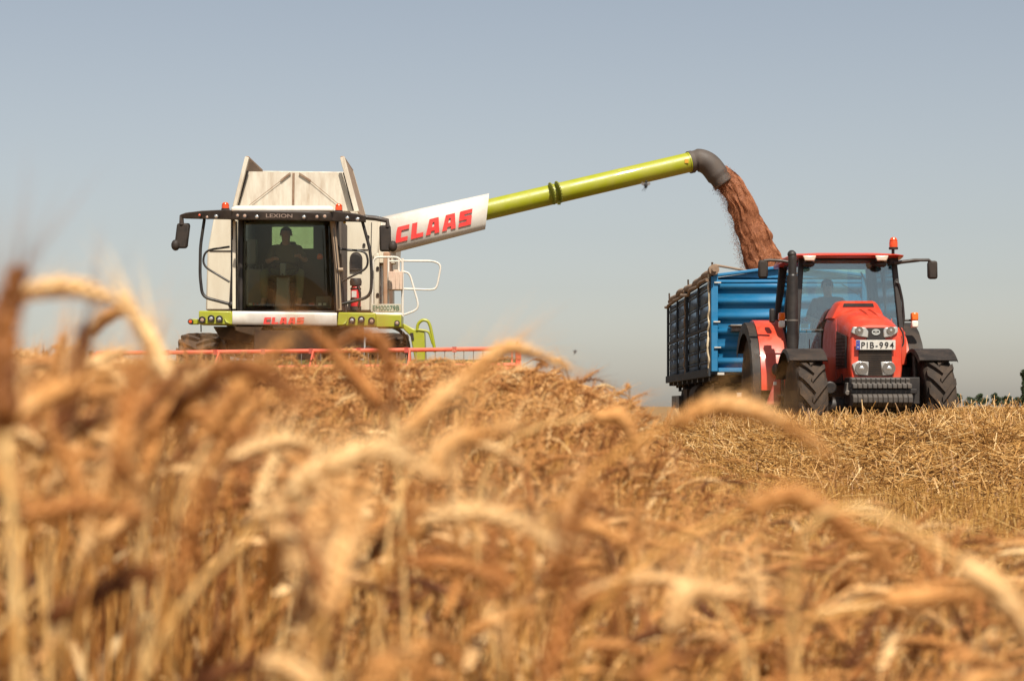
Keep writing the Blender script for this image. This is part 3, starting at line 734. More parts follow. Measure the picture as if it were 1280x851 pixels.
# grille face
yf = 22.452
def face(pts, m, nm, d=.02, off=0, parent=bon, bevel=0): return G().prism([W(px, py, yf + off) for px, py in pts], (0, d, 0)).build(nm, m, parent, bevel=bevel)
face([(1083, 409.5), (1106, 409.5), (1106.5, 425), (1114.5, 425), (1115.5, 470), (1073.5, 470), (1073.5, 425), (1083.5, 425)], blackm, 'grille', off=-.012)
g = G()
for k in range(14): py = 439 + k * 2.3; g.box(W(1074.5, py, yf - .018), W(1114.5, py + .8, yf - .012))
g.build('grille_mesh', brownblk, bon)
def headlight(quad, c, r, nm='headlight'):
    e = empty(nm, W(*c, yf) - trac.location - bon.location); e.parent = bon
    G().prism([W(*p, yf - .025) for p in quad], (0, .06, 0)).build('headlight_bezel', mat('silver_bezel', (.62, .60, .57), .25, metal=.7), e, bevel=.012)
    cc = W(*c, yf - .03); rr = r / F * yf
    G().lathe(cc, (0, -1, 0), [(0, rr * 1.12), (.014, rr * 1.1), (.014, rr * .92)], 24).build('bezel_ring', steel, e)
    G().lathe(cc, (0, -1, 0), [(.002, rr * .95), (.006, rr * .55), (.01, rr * .5), (.022, rr * .25), (.024, 0)], 24).build('reflector', lampm, e)
    return e
headlight([(1066.5, 408.3), (1082, 409.2), (1085.8, 414), (1085.3, 422.3), (1073, 420.5), (1064.3, 416)], (1074, 413.3), 4.6)
headlight([(1122.3, 408.3), (1107, 409.2), (1104.3, 412), (1104.3, 422.3), (1115, 421), (1122.6, 415.5)], (1113.6, 413.2), 4.6)
headlight([(1065, 455), (1072.5, 451.3), (1086.3, 452), (1085.5, 469.5), (1069, 468.5)], (1077, 460.3), 7.2)
headlight([(1101, 452), (1114.5, 451.5), (1118.5, 455), (1115, 469), (1103, 469.5)], (1111.3, 460.4), 7.2)
# oval badge
cc = W(1095, 415, yf - .02); s_ = yf / F
g = G(); g.add([], []); N = 28
ov = [cc + Vector((5.3 * s_ * math.cos(a), 0, 3.9 * s_ * math.sin(a))) for a in np.linspace(0, 2 * math.pi, N + 1)[:-1]]
g.prism(ov, (0, .02, 0))
for sx in (-1, 1): g.cyl(cc + Vector((sx * 2.5 * s_, -.004, .3 * s_)), cc + Vector((sx * 2.5 * s_, .002, .3 * s_)), 1.25 * s_, n=12, mi=1)
g.prism([cc + Vector((a * s_, -.004, b * s_)) for a, b in ((-.35, 1.5), (.35, 1.5), (.9, -1.6), (.2, -1.6), (0, -.4), (-.2, -1.6), (-.9, -1.6))], (0, .004, 0), 2)
g.build('badge', [chrome, ink, steel], bon)
# number plate
pe = G(); pe.box(W(1070, 437.2, yf - .05), W(1119.3, 425, yf - .042)); npl = pe.build('number_plate', platew, bon, bevel=.004)
G().box(W(1070.4, 436.7, yf - .054), W(1074.9, 425.5, yf - .049)).build('country_band', plateb, npl)
font_text('country_code', 'H', W(1072.7, 433.8, yf - .054), (1, 0, 0), (0, 0, 1), .02, .028, .003, platew, npl)
g = G()
for a in np.linspace(0, 2 * math.pi, 13)[:-1]: g.ball(W(1072.7, 428.8, yf - .055) + Vector((.013 * math.cos(a), 0, .013 * math.sin(a))), .0025, n=6)
g.build('star_ring', mat('plate_yellow', (.7, .5, .03), .5), npl)
font_text('lettering', 'PIB-994', W(1097, 431.2, yf - .054), (1, 0, 0), (0, 0, 1), 40.5 * s_, 7.6 * s_, .004, ink, npl, spacing=1.25, bold=.002)

# front weights
wt = empty('front_weight_rack', W(1102, 490, 22.2) - trac.location); wt.parent = trac
for k in range(12):
    x0 = W(1066.5 + k * 6.2, 0, 22.2).x; x1 = x0 + 5.5 / F * 22.2
    g = G(); g.loft([[Vector((x, y, z)) for x in (x0, x1) for (y, z) in (((22.2, W(0, 485.5, 22.2).z), (22.2, W(0, 480.5, 22.2).z), (22.3, W(0, 477.6, 22.3).z), (22.28, W(0, 472.5, 22.3).z), (22.5, W(0, 472, 22.4).z), (22.5, W(0, 486, 22.4).z)))][i::6] for i in range(6)], closed=False)
    P = [(22.2, W(0, 485.5, 22.2).z), (22.2, W(0, 480.0, 22.2).z), (22.32, W(0, 478.4, 22.3).z), (22.30, W(0, 473.5, 22.3).z), (22.36, W(0, 471.8, 22.3).z), (22.55, W(0, 472, 22.4).z), (22.55, W(0, 486, 22.4).z)]
    g = G().prism([(x0, y, z) for y, z in P], (x1 - x0, 0, 0)); g.build('weight', mat('weight_iron', (.085, .078, .072), .5, metal=.25, dirt=(.14, .11, .085), dirt_amt=.4, scale=9), wt, bevel=.008)
g = G(); g.box(W(1062, 505, 22.35), W(1142, 472, 22.7)); g.box(W(1064, 492, 22.25), W(1141, 486.2, 22.5)); g.build('weight_carrier', blackm, wt, bevel=.01)
for k in range(12):
    x0 = W(1067 + k * 6.3, 0, 22.1).x; x1 = x0 + 5.9 / F * 22.1
    P = [(22.13, W(0, 496, 22.1).z), (22.17, W(0, 492.3, 22.1).z), (22.4, W(0, 491.8, 22.2).z), (22.4, W(0, 509, 22.2).z), (22.2, W(0, 508, 22.1).z), (22.13, W(0, 503, 22.1).z)]
    G().prism([(x0, y, z) for y, z in P], (x1 - x0, 0, 0)).build('lower_weight', mat('lower_weight_iron', (.05, .042, .036), .6, dirt=(.11, .085, .065), dirt_amt=.4, scale=9), wt, bevel=.01)
for px in (1059.5, 1144):
    g = G(); g.prism([W(px - 3, 492, 22.4), W(px - .5, 478, 22.4), W(px + 3, 478, 22.4), W(px + 3, 494, 22.4)], (0, .15, 0)); g.cyl(W(px, 491, 22.36), W(px, 491, 22.5), .035); g.build('bracket', steel, wt, bevel=.01)

# chassis
g = G()
g.box((TX(-.28), 22.7, .55), (TX(.28), 26.4, 1.1)); g.box((TX(-.36), 22.9, .95), (TX(.36), 24.3, 1.2)); g.box((TX(-.36), 24.3, .6), (TX(.36), 26.3, 1.35))
g.cyl((TX(-.95), 23.0, .66), (TX(.95), 23.0, .66), .12); g.cyl((TX(-.85), 25.6, .88), (TX(.85), 25.6, .88), .16)
g.box((TX(-.7), 22.95, .42), (TX(-.2), 23.1, .5)); g.box((TX(.2), 22.95, .42), (TX(.7), 23.1, .5))
g.cyl((TX(-.55), 22.75, .9), (TX(-.55), 23.6, .9), .09); g.cyl((TX(.55), 22.75, .9), (TX(.55), 23.6, .9), .09)
g.build('chassis', blackm, trac, bevel=.02)
# wheels
for s, px in ((-1, 1009), (1, 1167)):
    wheel(trac, (W(px, 0, 22.85).x, 22.98, .665), .665, .40, .36, 16, redp, out=s, lug_h=.045, dn=1)
for s in (-1, 1):
    wheel(trac, (TX(-1.0 if s < 0 else .93), 25.6, .88), .88, .50, .50, 20, redp, out=s, lug_h=.05, dn=1)
# front fenders
def arc_fender(cx_, cy, cz, R, w0, a0, a1, m, nm, parent, th=.02, lip=.05, droop=0):
    secs = []
    for a in np.linspace(a0, a1, 12):
        y = cy - R * math.cos(a); z = cz + R * math.sin(a); y2 = cy - (R - th) * math.cos(a); z2 = cz + (R - th) * math.sin(a); y3 = cy - (R - lip) * math.cos(a); z3 = cz + (R - lip) * math.sin(a)
        secs.append([Vector((cx_ - w0, y3, z3)), Vector((cx_ - w0 * .94, y, z)), Vector((cx_ + w0 * .94, y, z)), Vector((cx_ + w0, y3, z3)), Vector((cx_ + w0 * .92, y2, z2)), Vector((cx_ - w0 * .92, y2, z2))])
    return G().loft(secs).build(nm, m, parent, smooth=45)
for s, px in ((-1, 1005), (1, 1165)):
    cx_ = W(px, 0, 22.9).x
    f = arc_fender(cx_, 23.02, .64, .79, .265, rad(52), rad(150), black, 'front_fender', trac)
    G().tube([(cx_ - s * .2, 23.0, .9), (cx_ - s * .22, 23.0, 1.38)], .03, 8).build('fender_stay', steel, f)
# rear fenders: red top with black outer extension
for s in (-1, 1):
    f = empty('rear_fender', Vector((s * .95, 1.5, 1.5))); f.parent = trac
    cx_ = TX(-1.02 if s < 0 else .76); arc_fender(cx_, 25.55, .92, 1.02, .20, rad(-2), rad(140), redp, 'fender_shell', f, lip=.08)
    arc_fender(TX(-1.27 if s < 0 else 1.06), 25.55, .90, 1.005, .06 if s < 0 else .115, rad(-18), rad(145), black, 'fender_extension', f, lip=.16)
    secs = []
    g = G(); pts = [(TX(-.81 if s < 0 else .57), 25.55 - 1.0 * math.cos(a), .92 + 1.0 * math.sin(a)) for a in np.linspace(rad(2), rad(140), 12)] + [(TX(-.81 if s < 0 else .57), 25.6, 1.0)]
    g.prism(pts, (s * .03, 0, 0)); g.build('inner_panel', redd, f)
    g = G().ball((TX(s * 1.0), 24.46, 1.18), .075, (1, .5, 1.2)); g.build('tail_bracket', blackm, f)
# right-hand red step panel seen past the bonnet, steps, tank
g = G(); g.box((TX(-.86), 24.55, .62), (TX(-.42), 25.1, 1.05)); g.build('fuel_tank', blackm, trac, bevel=.05)
g = G(); g.loft([[W(957, 507, 24.3), W(969, 472, 24.3), W(978, 470, 24.3), W(976, 507, 24.3)], [W(957, 507, 24.6), W(969, 472, 24.6), W(978, 470, 24.6), W(976, 507, 24.6)]])
g.build('step_guard', redd, trac, bevel=.03)
g = G(); g.box(W(967, 477, 24.29), W(970.5, 481, 24.3)); g.build('step_sticker', platew, trac)
g = G(); g.loft([[W(1122, 409, 23.3), W(1128, 409.5, 23.3), W(1133, 425, 23.3), W(1134, 456, 23.3), W(1122, 458, 23.3)], [W(1117, 409, 24.3), W(1123, 409.5, 24.3), W(1128, 425, 24.3), W(1129, 456, 24.3), W(1117, 458, 24.3)]])
g.build('side_cowl', redp, trac, bevel=.02)
g = G(); g.box(W(1120, 472, 23.4), W(1134, 459, 24.0)); g.build('battery_box', visorm, trac, bevel=.02)
g = G(); g.tube(rounded([W(1124.5, 409, 23.2), W(1129, 416, 23.2), W(1129.5, 430, 23.2), W(1125.5, 435, 23.2)], .05), .012, 6); g.build('grab_handle', blackm, trac)
g = G(); g.box((TX(-1.0), 23.6, .42), (TX(-.5), 24.2, .47)); g.box((TX(-1.02), 23.85, .78), (TX(-.55), 24.3, .82)); g.box((TX(-.97), 24.2, .42), (TX(-.93), 24.3, 1.2)); g.build('cab_step', blackm, trac, bevel=.01)

# cab
Dw, Dr = 24.25, 26.1
tc = empty('cab', Vector((0, 1.0, 1.3))); tc.parent = trac
zr = W(0, 322, Dw).z; zl = W(0, 447, Dw).z
hwb, hwt = .775, .66
def pil(p0, p1, w, d, nm='pillar', m=blackm): return G().bar(p0, p1, w, d, (0, 1, 0)).build(nm, m, tc, bevel=.012)
for s in (-1, 1):
    pil((TX(s * hwb), Dw, zl), (TX(s * hwt), Dw + .14, zr), .075, .07)
    pil((TX(s * (hwb + .02)), 25.2, zl + .3), (TX(s * hwt), 25.2, zr), .06, .07)
    pil((TX(s * (hwb - .03)), Dr, zl + .35), (TX(s * (hwt - .0)), Dr - .1, zr), .13, .10)
g = G(); g.box((TX(-hwb), Dw - .01, zl - .08), (TX(hwb), Dw + .06, zl)); g.box((TX(-hwb), Dw, zl - .12), (TX(hwb), Dr, zl - .06))
g.box((TX(-hwb), Dr - .04, zl), (TX(hwb), Dr, zl + .42))
for s in (-1, 1): g.box((TX(s * hwb), Dw + .55, zl - .06), (TX(s * (hwb - .04)), Dr, zl + .30))
g.build('cab_floor', blackm, tc, bevel=.01)
def pane(pts, nm, m=g_green):
    a, b, c, d = [Vector(p) for p in pts]
    n_ = (b - a).cross(d - a).normalized() * .004
    return G().prism([a, b, c, d], n_).build(nm, m, tc)
pane([(TX(-hwb + .03), Dw + .01, zl), (TX(hwb - .03), Dw + .01, zl), (TX(hwt - .03), Dw + .15, zr), (TX(-hwt + .03), Dw + .15, zr)], 'windscreen')
pane([(TX(-hwb + .06), Dr - .03, zl + .42), (TX(hwb - .06), Dr - .03, zl + .42), (TX(hwt - .05), Dr - .1, zr), (TX(-hwt + .05), Dr - .1, zr)], 'rear_window')
for s in (-1, 1):
    pane([(TX(s * hwb), Dw + .06, zl), (TX(s * hwb), 25.15, zl + .1), (TX(s * (hwt + .005)), 25.15, zr), (TX(s * (hwt + .005)), Dw + .18, zr)], 'door_glass')
    pane([(TX(s * hwb), 25.24, zl + .3), (TX(s * hwb), Dr - .06, zl + .4), (TX(s * (hwt + .005)), Dr - .14, zr), (TX(s * (hwt + .005)), 25.24, zr)], 'side_glass')
# roof
def rs(D, hw, z0, z1): return [Vector((TX(-hw), D, z0)), Vector((TX(-hw * 1.01), D, (z0 + z1) / 2)), Vector((TX(-hw * .93), D, z1 - .015)), Vector((TX(-hw * .5), D, z1)), Vector((TX(hw * .5), D, z1)), Vector((TX(hw * .93), D, z1 - .015)), Vector((TX(hw * 1.01), D, (z0 + z1) / 2)), Vector((TX(hw), D, z0))]
zq = W(0, 316.5, 24.1).z
g = G().loft([rs(24.08, .70, zr + .015, zq - .02), rs(24.14, .74, zr + .0, zq + .0), rs(24.6, .80, zr + .0, zq + .05), rs(25.6, .82, zr + .0, zq + .06), rs(26.3, .76, zr + .0, zq + .02)])
g.build('roof', redp, tc, smooth=45)
g = G(); g.box((TX(-hwt - .02), Dw + .10, zr - .02), (TX(hwt + .02), Dr, zr + .002)); g.build('roof_lining', black, tc)
for px in (1012, 1102.3):
    e = empty('work_light', W(px, 322, 24.06) - trac.location - tc.location); e.parent = tc
    G().loft([[W(px - 8.5, 319.5, 24.05), W(px + 8.5, 319.5, 24.05), W(px + 6, 326, 24.05), W(px - 6, 326, 24.05)], [W(px - 8.5, 319, 24.2), W(px + 8.5, 319, 24.2), W(px + 6, 327, 24.2), W(px - 6, 327, 24.2)]]).build('light_lens', mat('work_lens', (.72, .58, .46), .25, metal=.4), e, bevel=.012)
    G().ball(W(px - 1, 330.5, 24.2), .085, (1, .7, .5)).build('light_housing', blackm, e)
beacon(trac, 1116.8, 296.3, 311.8, 24.35, 10.5)
g = G(); g.cyl(W(1116.3, 312, 24.35), W(1116.3, 324, 24.35), .022, n=10); g.box(W(1112.5, 330, 24.3), W(1120.5, 321, 24.42)); g.build('beacon_post', blackm, trac)
# mirrors
mirror.s = -.1; mirror.r = .022
mirror([(1118, 329), (1121, 328), (1143, 325.2), (1161, 325), (1164, 328)], (1159.3, 1172.5), (325.3, 349.5), None, 24.2, trac, .08)
g = G(); g.prism([W(1119, 332, 24.2), W(1124, 326, 24.2), W(1150, 325, 24.2), W(1150, 327, 24.2), W(1128, 329.5, 24.2)], (0, .05, 0)); g.build('mirror_bracket', blackm, trac)
mirror.s = .05
mirror([(986, 327.5), (975, 325.8), (962, 325.2), (955, 326)], (947.5, 960.5), (324.3, 348.5), None, 24.2, trac, .08)
g = G(); g.tube(rounded([W(1119.5, 353, 24.3), W(1123.5, 354, 24.3), W(1128, 375, 24.3), W(1130, 398, 24.3), W(1127.5, 412, 24.3)], .05), .018, 8); g.build('handrail', blackm, trac)
# signal lamps
for px, xa in ((1143, 1121), (977, 1000)):
    e = empty('signal_lamp', W(px, 400, 24.3) - trac.location); e.parent = trac
    G().tube([W(xa, 400.4, 24.35), W(px, 400.4, 24.35)], .016, 8).build('lamp_arm', blackm, e)
    G().box(W(px - 3.2, 400.5, 24.22), W(px + 3.2, 391, 24.32)).build('amber_lens', amber, e, bevel=.018)
    G().box(W(px - 3.0, 409.3, 24.22), W(px + 3.0, 401, 24.32)).build('white_lens', whitelens, e, bevel=.018)
    G().box(W(px - 2.2, 409, 24.3), W(px + 2.6, 391.5, 24.38)).build('lamp_housing', blackm, e, bevel=.01)
g = G(); g.box(W(962.5, 403, 24.8), W(967.5, 386, 24.9)); g.build('side_reflector', blackm, trac, bevel=.02)
# exhaust
De = 23.85; s_ = De / F
g = G()
g.tube(spline([W(990.5, 448, De), W(990.5, 400, De), W(990.5, 345, De)], 4), [7.0 * s_] * 9, 20)
g.tube(spline([W(990.5, 347, De), W(990.5, 330, De), W(990.3, 320, De), W(989.3, 317.5, De + .05)], 5), [5.2 * s_] * 14 + [5.2 * s_, 5.2 * s_], 18)
g.cyl(W(990.5, 347.5, De), W(990.5, 343, De), 7 * s_, 5.2 * s_, 20)
g.ball(W(990, 318.2, De), 5.6 * s_, (1, 1, .9), 16)
exh = g.build('exhaust_stack', blackm, trac)
G().cyl(W(990.5, 401.5, De), W(990.5, 399.5, De), 7.4 * s_, 7.4 * s_, 20).build('clamp', steel, exh)
# inside: seat, wheel, console, levers
g = G(); sx = W(1037, 0, 25.4).x
g.box((sx - .25, 25.1, 1.62), (sx + .25, 25.6, 1.75)); g.box((sx - .23, 25.55, 1.7), (sx + .23, 25.68, 2.12)); g.box((sx - .2, 25.15, zl - .06), (sx + .2, 25.5, 1.62)); g.build('driver_seat', seatm, tc, bevel=.04)
st = Vector((sx + .12, 24.75, 1.95)); g = G()
g.tube([st + Vector((.21 * math.cos(a), .17 * math.sin(a), .10 * math.sin(a))) for a in np.linspace(0, 2 * math.pi, 25)[:-1]], .016, 8, closed=True)
for a in (.4, 2.7, 4.7): g.tube([st, st + Vector((.21 * math.cos(a), .17 * math.sin(a), .10 * math.sin(a)))], .012, 6)
g.tube([st, st + Vector((0, -.2, -.65))], .04, 8); g.build('steering_wheel', blackm, tc)
g = G(); g.box((TX(-.70), 24.55, zl - .06), (TX(-.45), 25.3, 1.45)); g.tube([W(1008, 440, 24.7), W(1008, 412, 24.7)], .012, 6); g.build('control_console', mat('olive_console', (.14, .14, .09), .7), tc, bevel=.02)
g = G(); g.ball(W(1007.5, 399, 24.7), .035); g.build('lever_knob', redd, tc)
g = G(); g.box(W(1001, 410, 24.6), W(1010, 404.5, 24.64)); g.build('display', mat('pale_display', (.45, .6, .62), .3), tc, bevel=.006)
g = G(); g.tube(spline([W(1013, 411, 24.62), W(1014.5, 404, 24.62), W(1018, 403, 24.62), W(1020, 410, 24.62)]), .012, 6); g.build('bracket', dustpanel, tc)
g = G(); g.bar(W(1001, 412, 24.2), W(1032, 412, 24.2), .012, .012); g.build('glass_seam', steel, tc)
g = G(); g.tube([W(1076, 340, 26.15), W(1082, 352, 26.15), W(1087, 374, 26.15)], .012, 6); g.bar(W(1081, 348, 26.14), W(1085, 362, 26.14), .05, .03); g.tube([W(1052, 355, 26.15), W(1073, 368, 26.15)], .008, 6); g.build('rear_wiper', blackm, tc)

# ------------------------------------------------------------------ trailer
DT = 27.4; LT = 7.6
XL = W(893, 0, DT).x; XRt = XL + 2.42; zb = W(0, 463, DT).z; z1 = W(0, 347, DT).z; za = W(0, 334, DT).z
tr = empty('trailer', ((XL + XRt) / 2, DT + LT / 2, 0), 'blue corrugated grain trailer with a rolled brown tarpaulin along its side, behind the tractor', 'trailer')
# front wall, corrugated
prof = [(zb, 0)]
n = 6; per = (z1 - zb - .04) / n
z = zb + .05
for k in range(n):
    prof += [(z + per * .02, .0), (z + per * .16, -.0), (z + per * .24, -.055), (z + per * .50, -.055), (z + per * .74, .0), (z + per * .98, .0)]
    z += per
prof += [(z1 + .0, 0)]
g = G()
g.loft([[Vector((XL + .05, DT + .05 + d, zz)), Vector((XRt - .05, DT + .05 + d, zz))] for zz, d in prof] , closed=False)
o = g.build('front_wall', bluep, tr, smooth=20)
sd = o.modifiers.new('thick', 'SOLIDIFY'); sd.thickness = .02; sd.offset = -1
xm = (XL + XRt) / 2
g = G(); g.prism([(XL + .05, DT + .04, z1 + .002), (XRt - .05, DT + .04, z1 + .002), (xm, DT + .04, za)], (0, .05, 0))
g.build('front_gable', bluep, tr)
g = G()
for x in (XL, XRt): g.box((x - .055, DT - .03, zb - .02), (x + .055, DT + .09, z1 + .02))
g.bar((XL - .02, DT + .03, z1 + .03), (xm, DT + .03, za + .02), .12, .05); g.bar((xm, DT + .03, za + .02), (XRt + .02, DT + .03, z1 + .03), .12, .05)
g.bar((XL, DT + .03, z1 - .06), (XRt, DT + .03, z1 - .06), .07, .05)
g.box((XL + .06, DT - .02, zb - .03), (XRt - .06, DT + .06, zb + .04))
g.build('front_frame', bluep, tr, bevel=.012)
# hose rack / box on the front
g = G(); g.box(W(915, 414, DT - .25), W(941, 407, DT + .0)); g.box(W(913, 408, DT - .3), W(944, 406.5, DT + 0)); g.build('tool_box', steel, tr, bevel=.01)
g = G()
for px, py in ((897, 353), (896, 402), (897, 434)): g.box(W(px - 4, py + .8, DT - .06), W(px + 4, py - .6, DT - .03))
g.box(W(897, 468.5, DT - .1), W(905, 465.5, DT - .06))
g.build('corner_clip', platew, tr)
# sides: 4 bays x 2 rows of ribbed boards
zm = zb + (z1 - zb) * .47
for s, X in ((-1, XL), (1, XRt)):
    side = empty('side_wall', Vector((X, DT + LT / 2, zb)) - tr.location); side.parent = tr
    for r_, (u0, u1) in enumerate(((zb + .05, zm - .03), (zm + .04, z1 - .03))):
        for k in range(4):
            y0, y1 = DT + .09 + (LT - .1) * k / 4 + .04, DT + .05 + (LT - .1) * (k + 1) / 4
            g = G(); pr = [(u0, 0)]; nn = 3; pp = (u1 - u0) / nn; z = u0; fm = []
            for j in range(nn):
                pr += [(z + pp * .42, 0), (z + pp * .46, .016), (z + pp * .56, .016), (z + pp * .62, 0)]; z += pp
            pr += [(u1, 0)]
            for j in range(len(pr) - 1):
                (za_, da), (zb_, db) = pr[j], pr[j + 1]
                g.add([(X + s * da, y0, za_), (X + s * da, y1, za_), (X + s * db, y1, zb_), (X + s * db, y0, zb_)], [(0, 1, 2, 3)], 1 if (j % 4) in (1, ) or (j % 4) == 3 else 0)
            o = g.build('side_board', [slate, ridge], side, smooth=20)
            sd = o.modifiers.new('thick', 'SOLIDIFY'); sd.thickness = .02
    g = G()
    for k in range(5):
        y = DT + .05 + (LT - .1) * k / 4; w_ = .11 if k % 2 == 0 else .07
        g.box((X - .03, y - w_ / 2, zb - .02), (X + s * (.075 if k % 2 == 0 else .06), y + w_ / 2, z1 + (.1 if k == 2 else .02)))
    g.box((X - .02, DT, zm - .025), (X + s * .065, DT + LT, zm + .03)); g.box((X - .03, DT, z1 - .03), (X + s * .05, DT + LT, z1 + .03)); g.box((X - .1, DT, zb - .1), (X + s * .06, DT + LT, zb + .04))
    g.build('side_frame', mat('dark_frame', (.032, .042, .054), .7, dirt=(.10, .08, .06), dirt_amt=.35, scale=7, spec=.2), side, bevel=.01)
    # ropes and ratchet straps at the posts
    for k in (0, 2):
        y = DT + .05 + (LT - .1) * k / 4 - .02; xx = X + s * .09
        pts = [(xx + s * random.uniform(-.01, .02), y + random.uniform(-.03, .03), z1 + .05 - (z1 - zb + .1) * i / 14) for i in range(15)]
        G().tube(spline(pts, 3), [random.uniform(.008, .022) for _ in range(43)], 6).build('rope', rope if k == 0 else canvas, side)
    # hinged brackets beneath
    for k in range(9): y = DT + .3 + (LT - .6) * k / 8; g = G().box((X - s * .1, y - .05, zb - .16), (X + s * .05, y + .05, zb - .06)); g.build('hinge', blackm, side)
# rear wall, floor, beams
G().box((XL, DT + LT - .05, zb), (XRt, DT + LT, z1)).build('rear_wall', slate, tr)
G().box((XL + .03, DT + .05, zb - .06), (XRt - .03, DT + LT - .05, zb)).build('floor', slate, tr)
g = G()
for x in (XL + .6, XRt - .6): g.box((x - .06, DT + .1, zb - .34), (x + .06, DT + LT - .1, zb - .08))
for k in range(7): y = DT + .2 + (LT - .4) * k / 6; g.box((XL + .1, y - .05, zb - .2), (XRt - .1, y + .05, zb - .07))
g.box((XL + .5, DT - .05, zb - .45), (XRt - .5, DT + .15, zb - .1))
g.bar((xm - .5, DT + .1, .9), (xm, 26.45, .75), .10, .12); g.bar((xm + .5, DT + .1, .9), (xm, 26.45, .75), .10, .12)
for yy in (DT + 1.15, DT + LT - 1.6):
    g.cyl((XL + .1, yy, .52), (XRt - .1, yy, .52), .07); g.box((XL + .45, yy - .55, .62), (XL + .6, yy + .55, .80)); g.box((XRt - .6, yy - .55, .62), (XRt - .45, yy + .55, .80))
g.box((XL + .15, DT + LT - .3, .55), (XRt - .15, DT + LT - .2, .85))
g.cyl((XL + .2, DT + 2.9, .85), (XL + .2, DT + 3.8, .85), .22); g.box((XL + .02, DT + LT - 3.1, .60), (XL + .5, DT + LT - 2.5, .98))
g.build('undercarriage', brownblk, tr, bevel=.01)
for yy in (DT + 1.15, DT + LT - 1.6):
    for s, X in ((-1, XL + .28), (1, XRt - .28)):
        wheel(tr, (X, yy, .53), .53, .38, .29, 26, brownblk, out=s, lug_h=.012)
g = G(); g.bar((XL + .1, DT + LT - 1.0, zb - .1), (XL + .1, DT + LT - 1.0, .95), .06, .06); g.box((XL - .05, DT + LT - 2.3, .62), (XL + .02, DT + LT - .8, .86)); g.build('mud_guard', blackm, tr)
# tarpaulin roll on the left edge, sagging a little, and its pole
pts = [(XL - .02 + .02 * math.sin(i * 1.3), DT - .05 + LT * i / 26, z1 + .09 + .018 * math.sin(i * .45) + .004 * math.sin(i * 2.3)) for i in range(27)]
g = G().tube(spline(pts, 3), [.060 + .006 * math.sin(i * .37) + .003 * math.sin(i * 1.1) for i in range(79)], 12)
tp = g.build('tarpaulin_roll', canvas, tr)
g = G().tube(spline([(p[0] - .1, p[1], p[2] - .13 + .02 * math.sin(i)) for i, p in enumerate(pts)], 2), .028, 8); g.build('roll_pole', mat('worn_wood', (.22, .15, .10), .8), tp)
g = G(); g.cyl((XL - .02, DT - .12, z1 + .12), (XL - .02, DT + .1, z1 + .12), .085, .08, 14); g.cyl((XL - .02, DT - .2, z1 + .12), (XL - .02, DT - .1, z1 + .12), .04); g.build('roll_crank', canvas, tp)
g = G().tube([(XL, DT - .02, z1 + .2), (XL + .75, DT + .3, z1 + .10), (XL + .9, DT + .35, z1 + .08)], .02, 8); g.build('tarpaulin_rod', canvas, tr)
for k in (0, 2, 4):
    y = DT + .05 + (LT - .1) * k / 4; G().bar((XL - .02, y, z1 - .05), (XL - .03, y, z1 + .25), .03, .03).build('stake', brownblk, tr)
# ------------------------------------------------------------------ people
def skinned(name, V, E, R, m, parent, org, root=0, sub=2):
    me = bpy.data.meshes.new(name); me.from_pydata([Vector(v) for v in V], E, []); o = bpy.data.objects.new(name, me); COL.objects.link(o)
    sk = o.modifiers.new('skin', 'SKIN'); sk.use_smooth_shade = True
    for i, d in enumerate(me.skin_vertices[0].data):
        r = R[i]; d.radius = r if isinstance(r, tuple) else (r, r); d.use_root = (i == root)
    s = o.modifiers.new('sub', 'SUBSURF'); s.levels = sub; s.render_levels = sub
    dg = bpy.context.evaluated_depsgraph_get(); m2 = bpy.data.meshes.new_from_object(o.evaluated_get(dg)); m2.name = name
    bpy.data.objects.remove(o)
    m2.materials.clear(); m2.materials.append(m); m2.polygons.foreach_set('use_smooth', [True] * len(m2.polygons))
    o = bpy.data.objects.new(name, m2); COL.objects.link(o); o.parent = parent; o.location = org
    return o

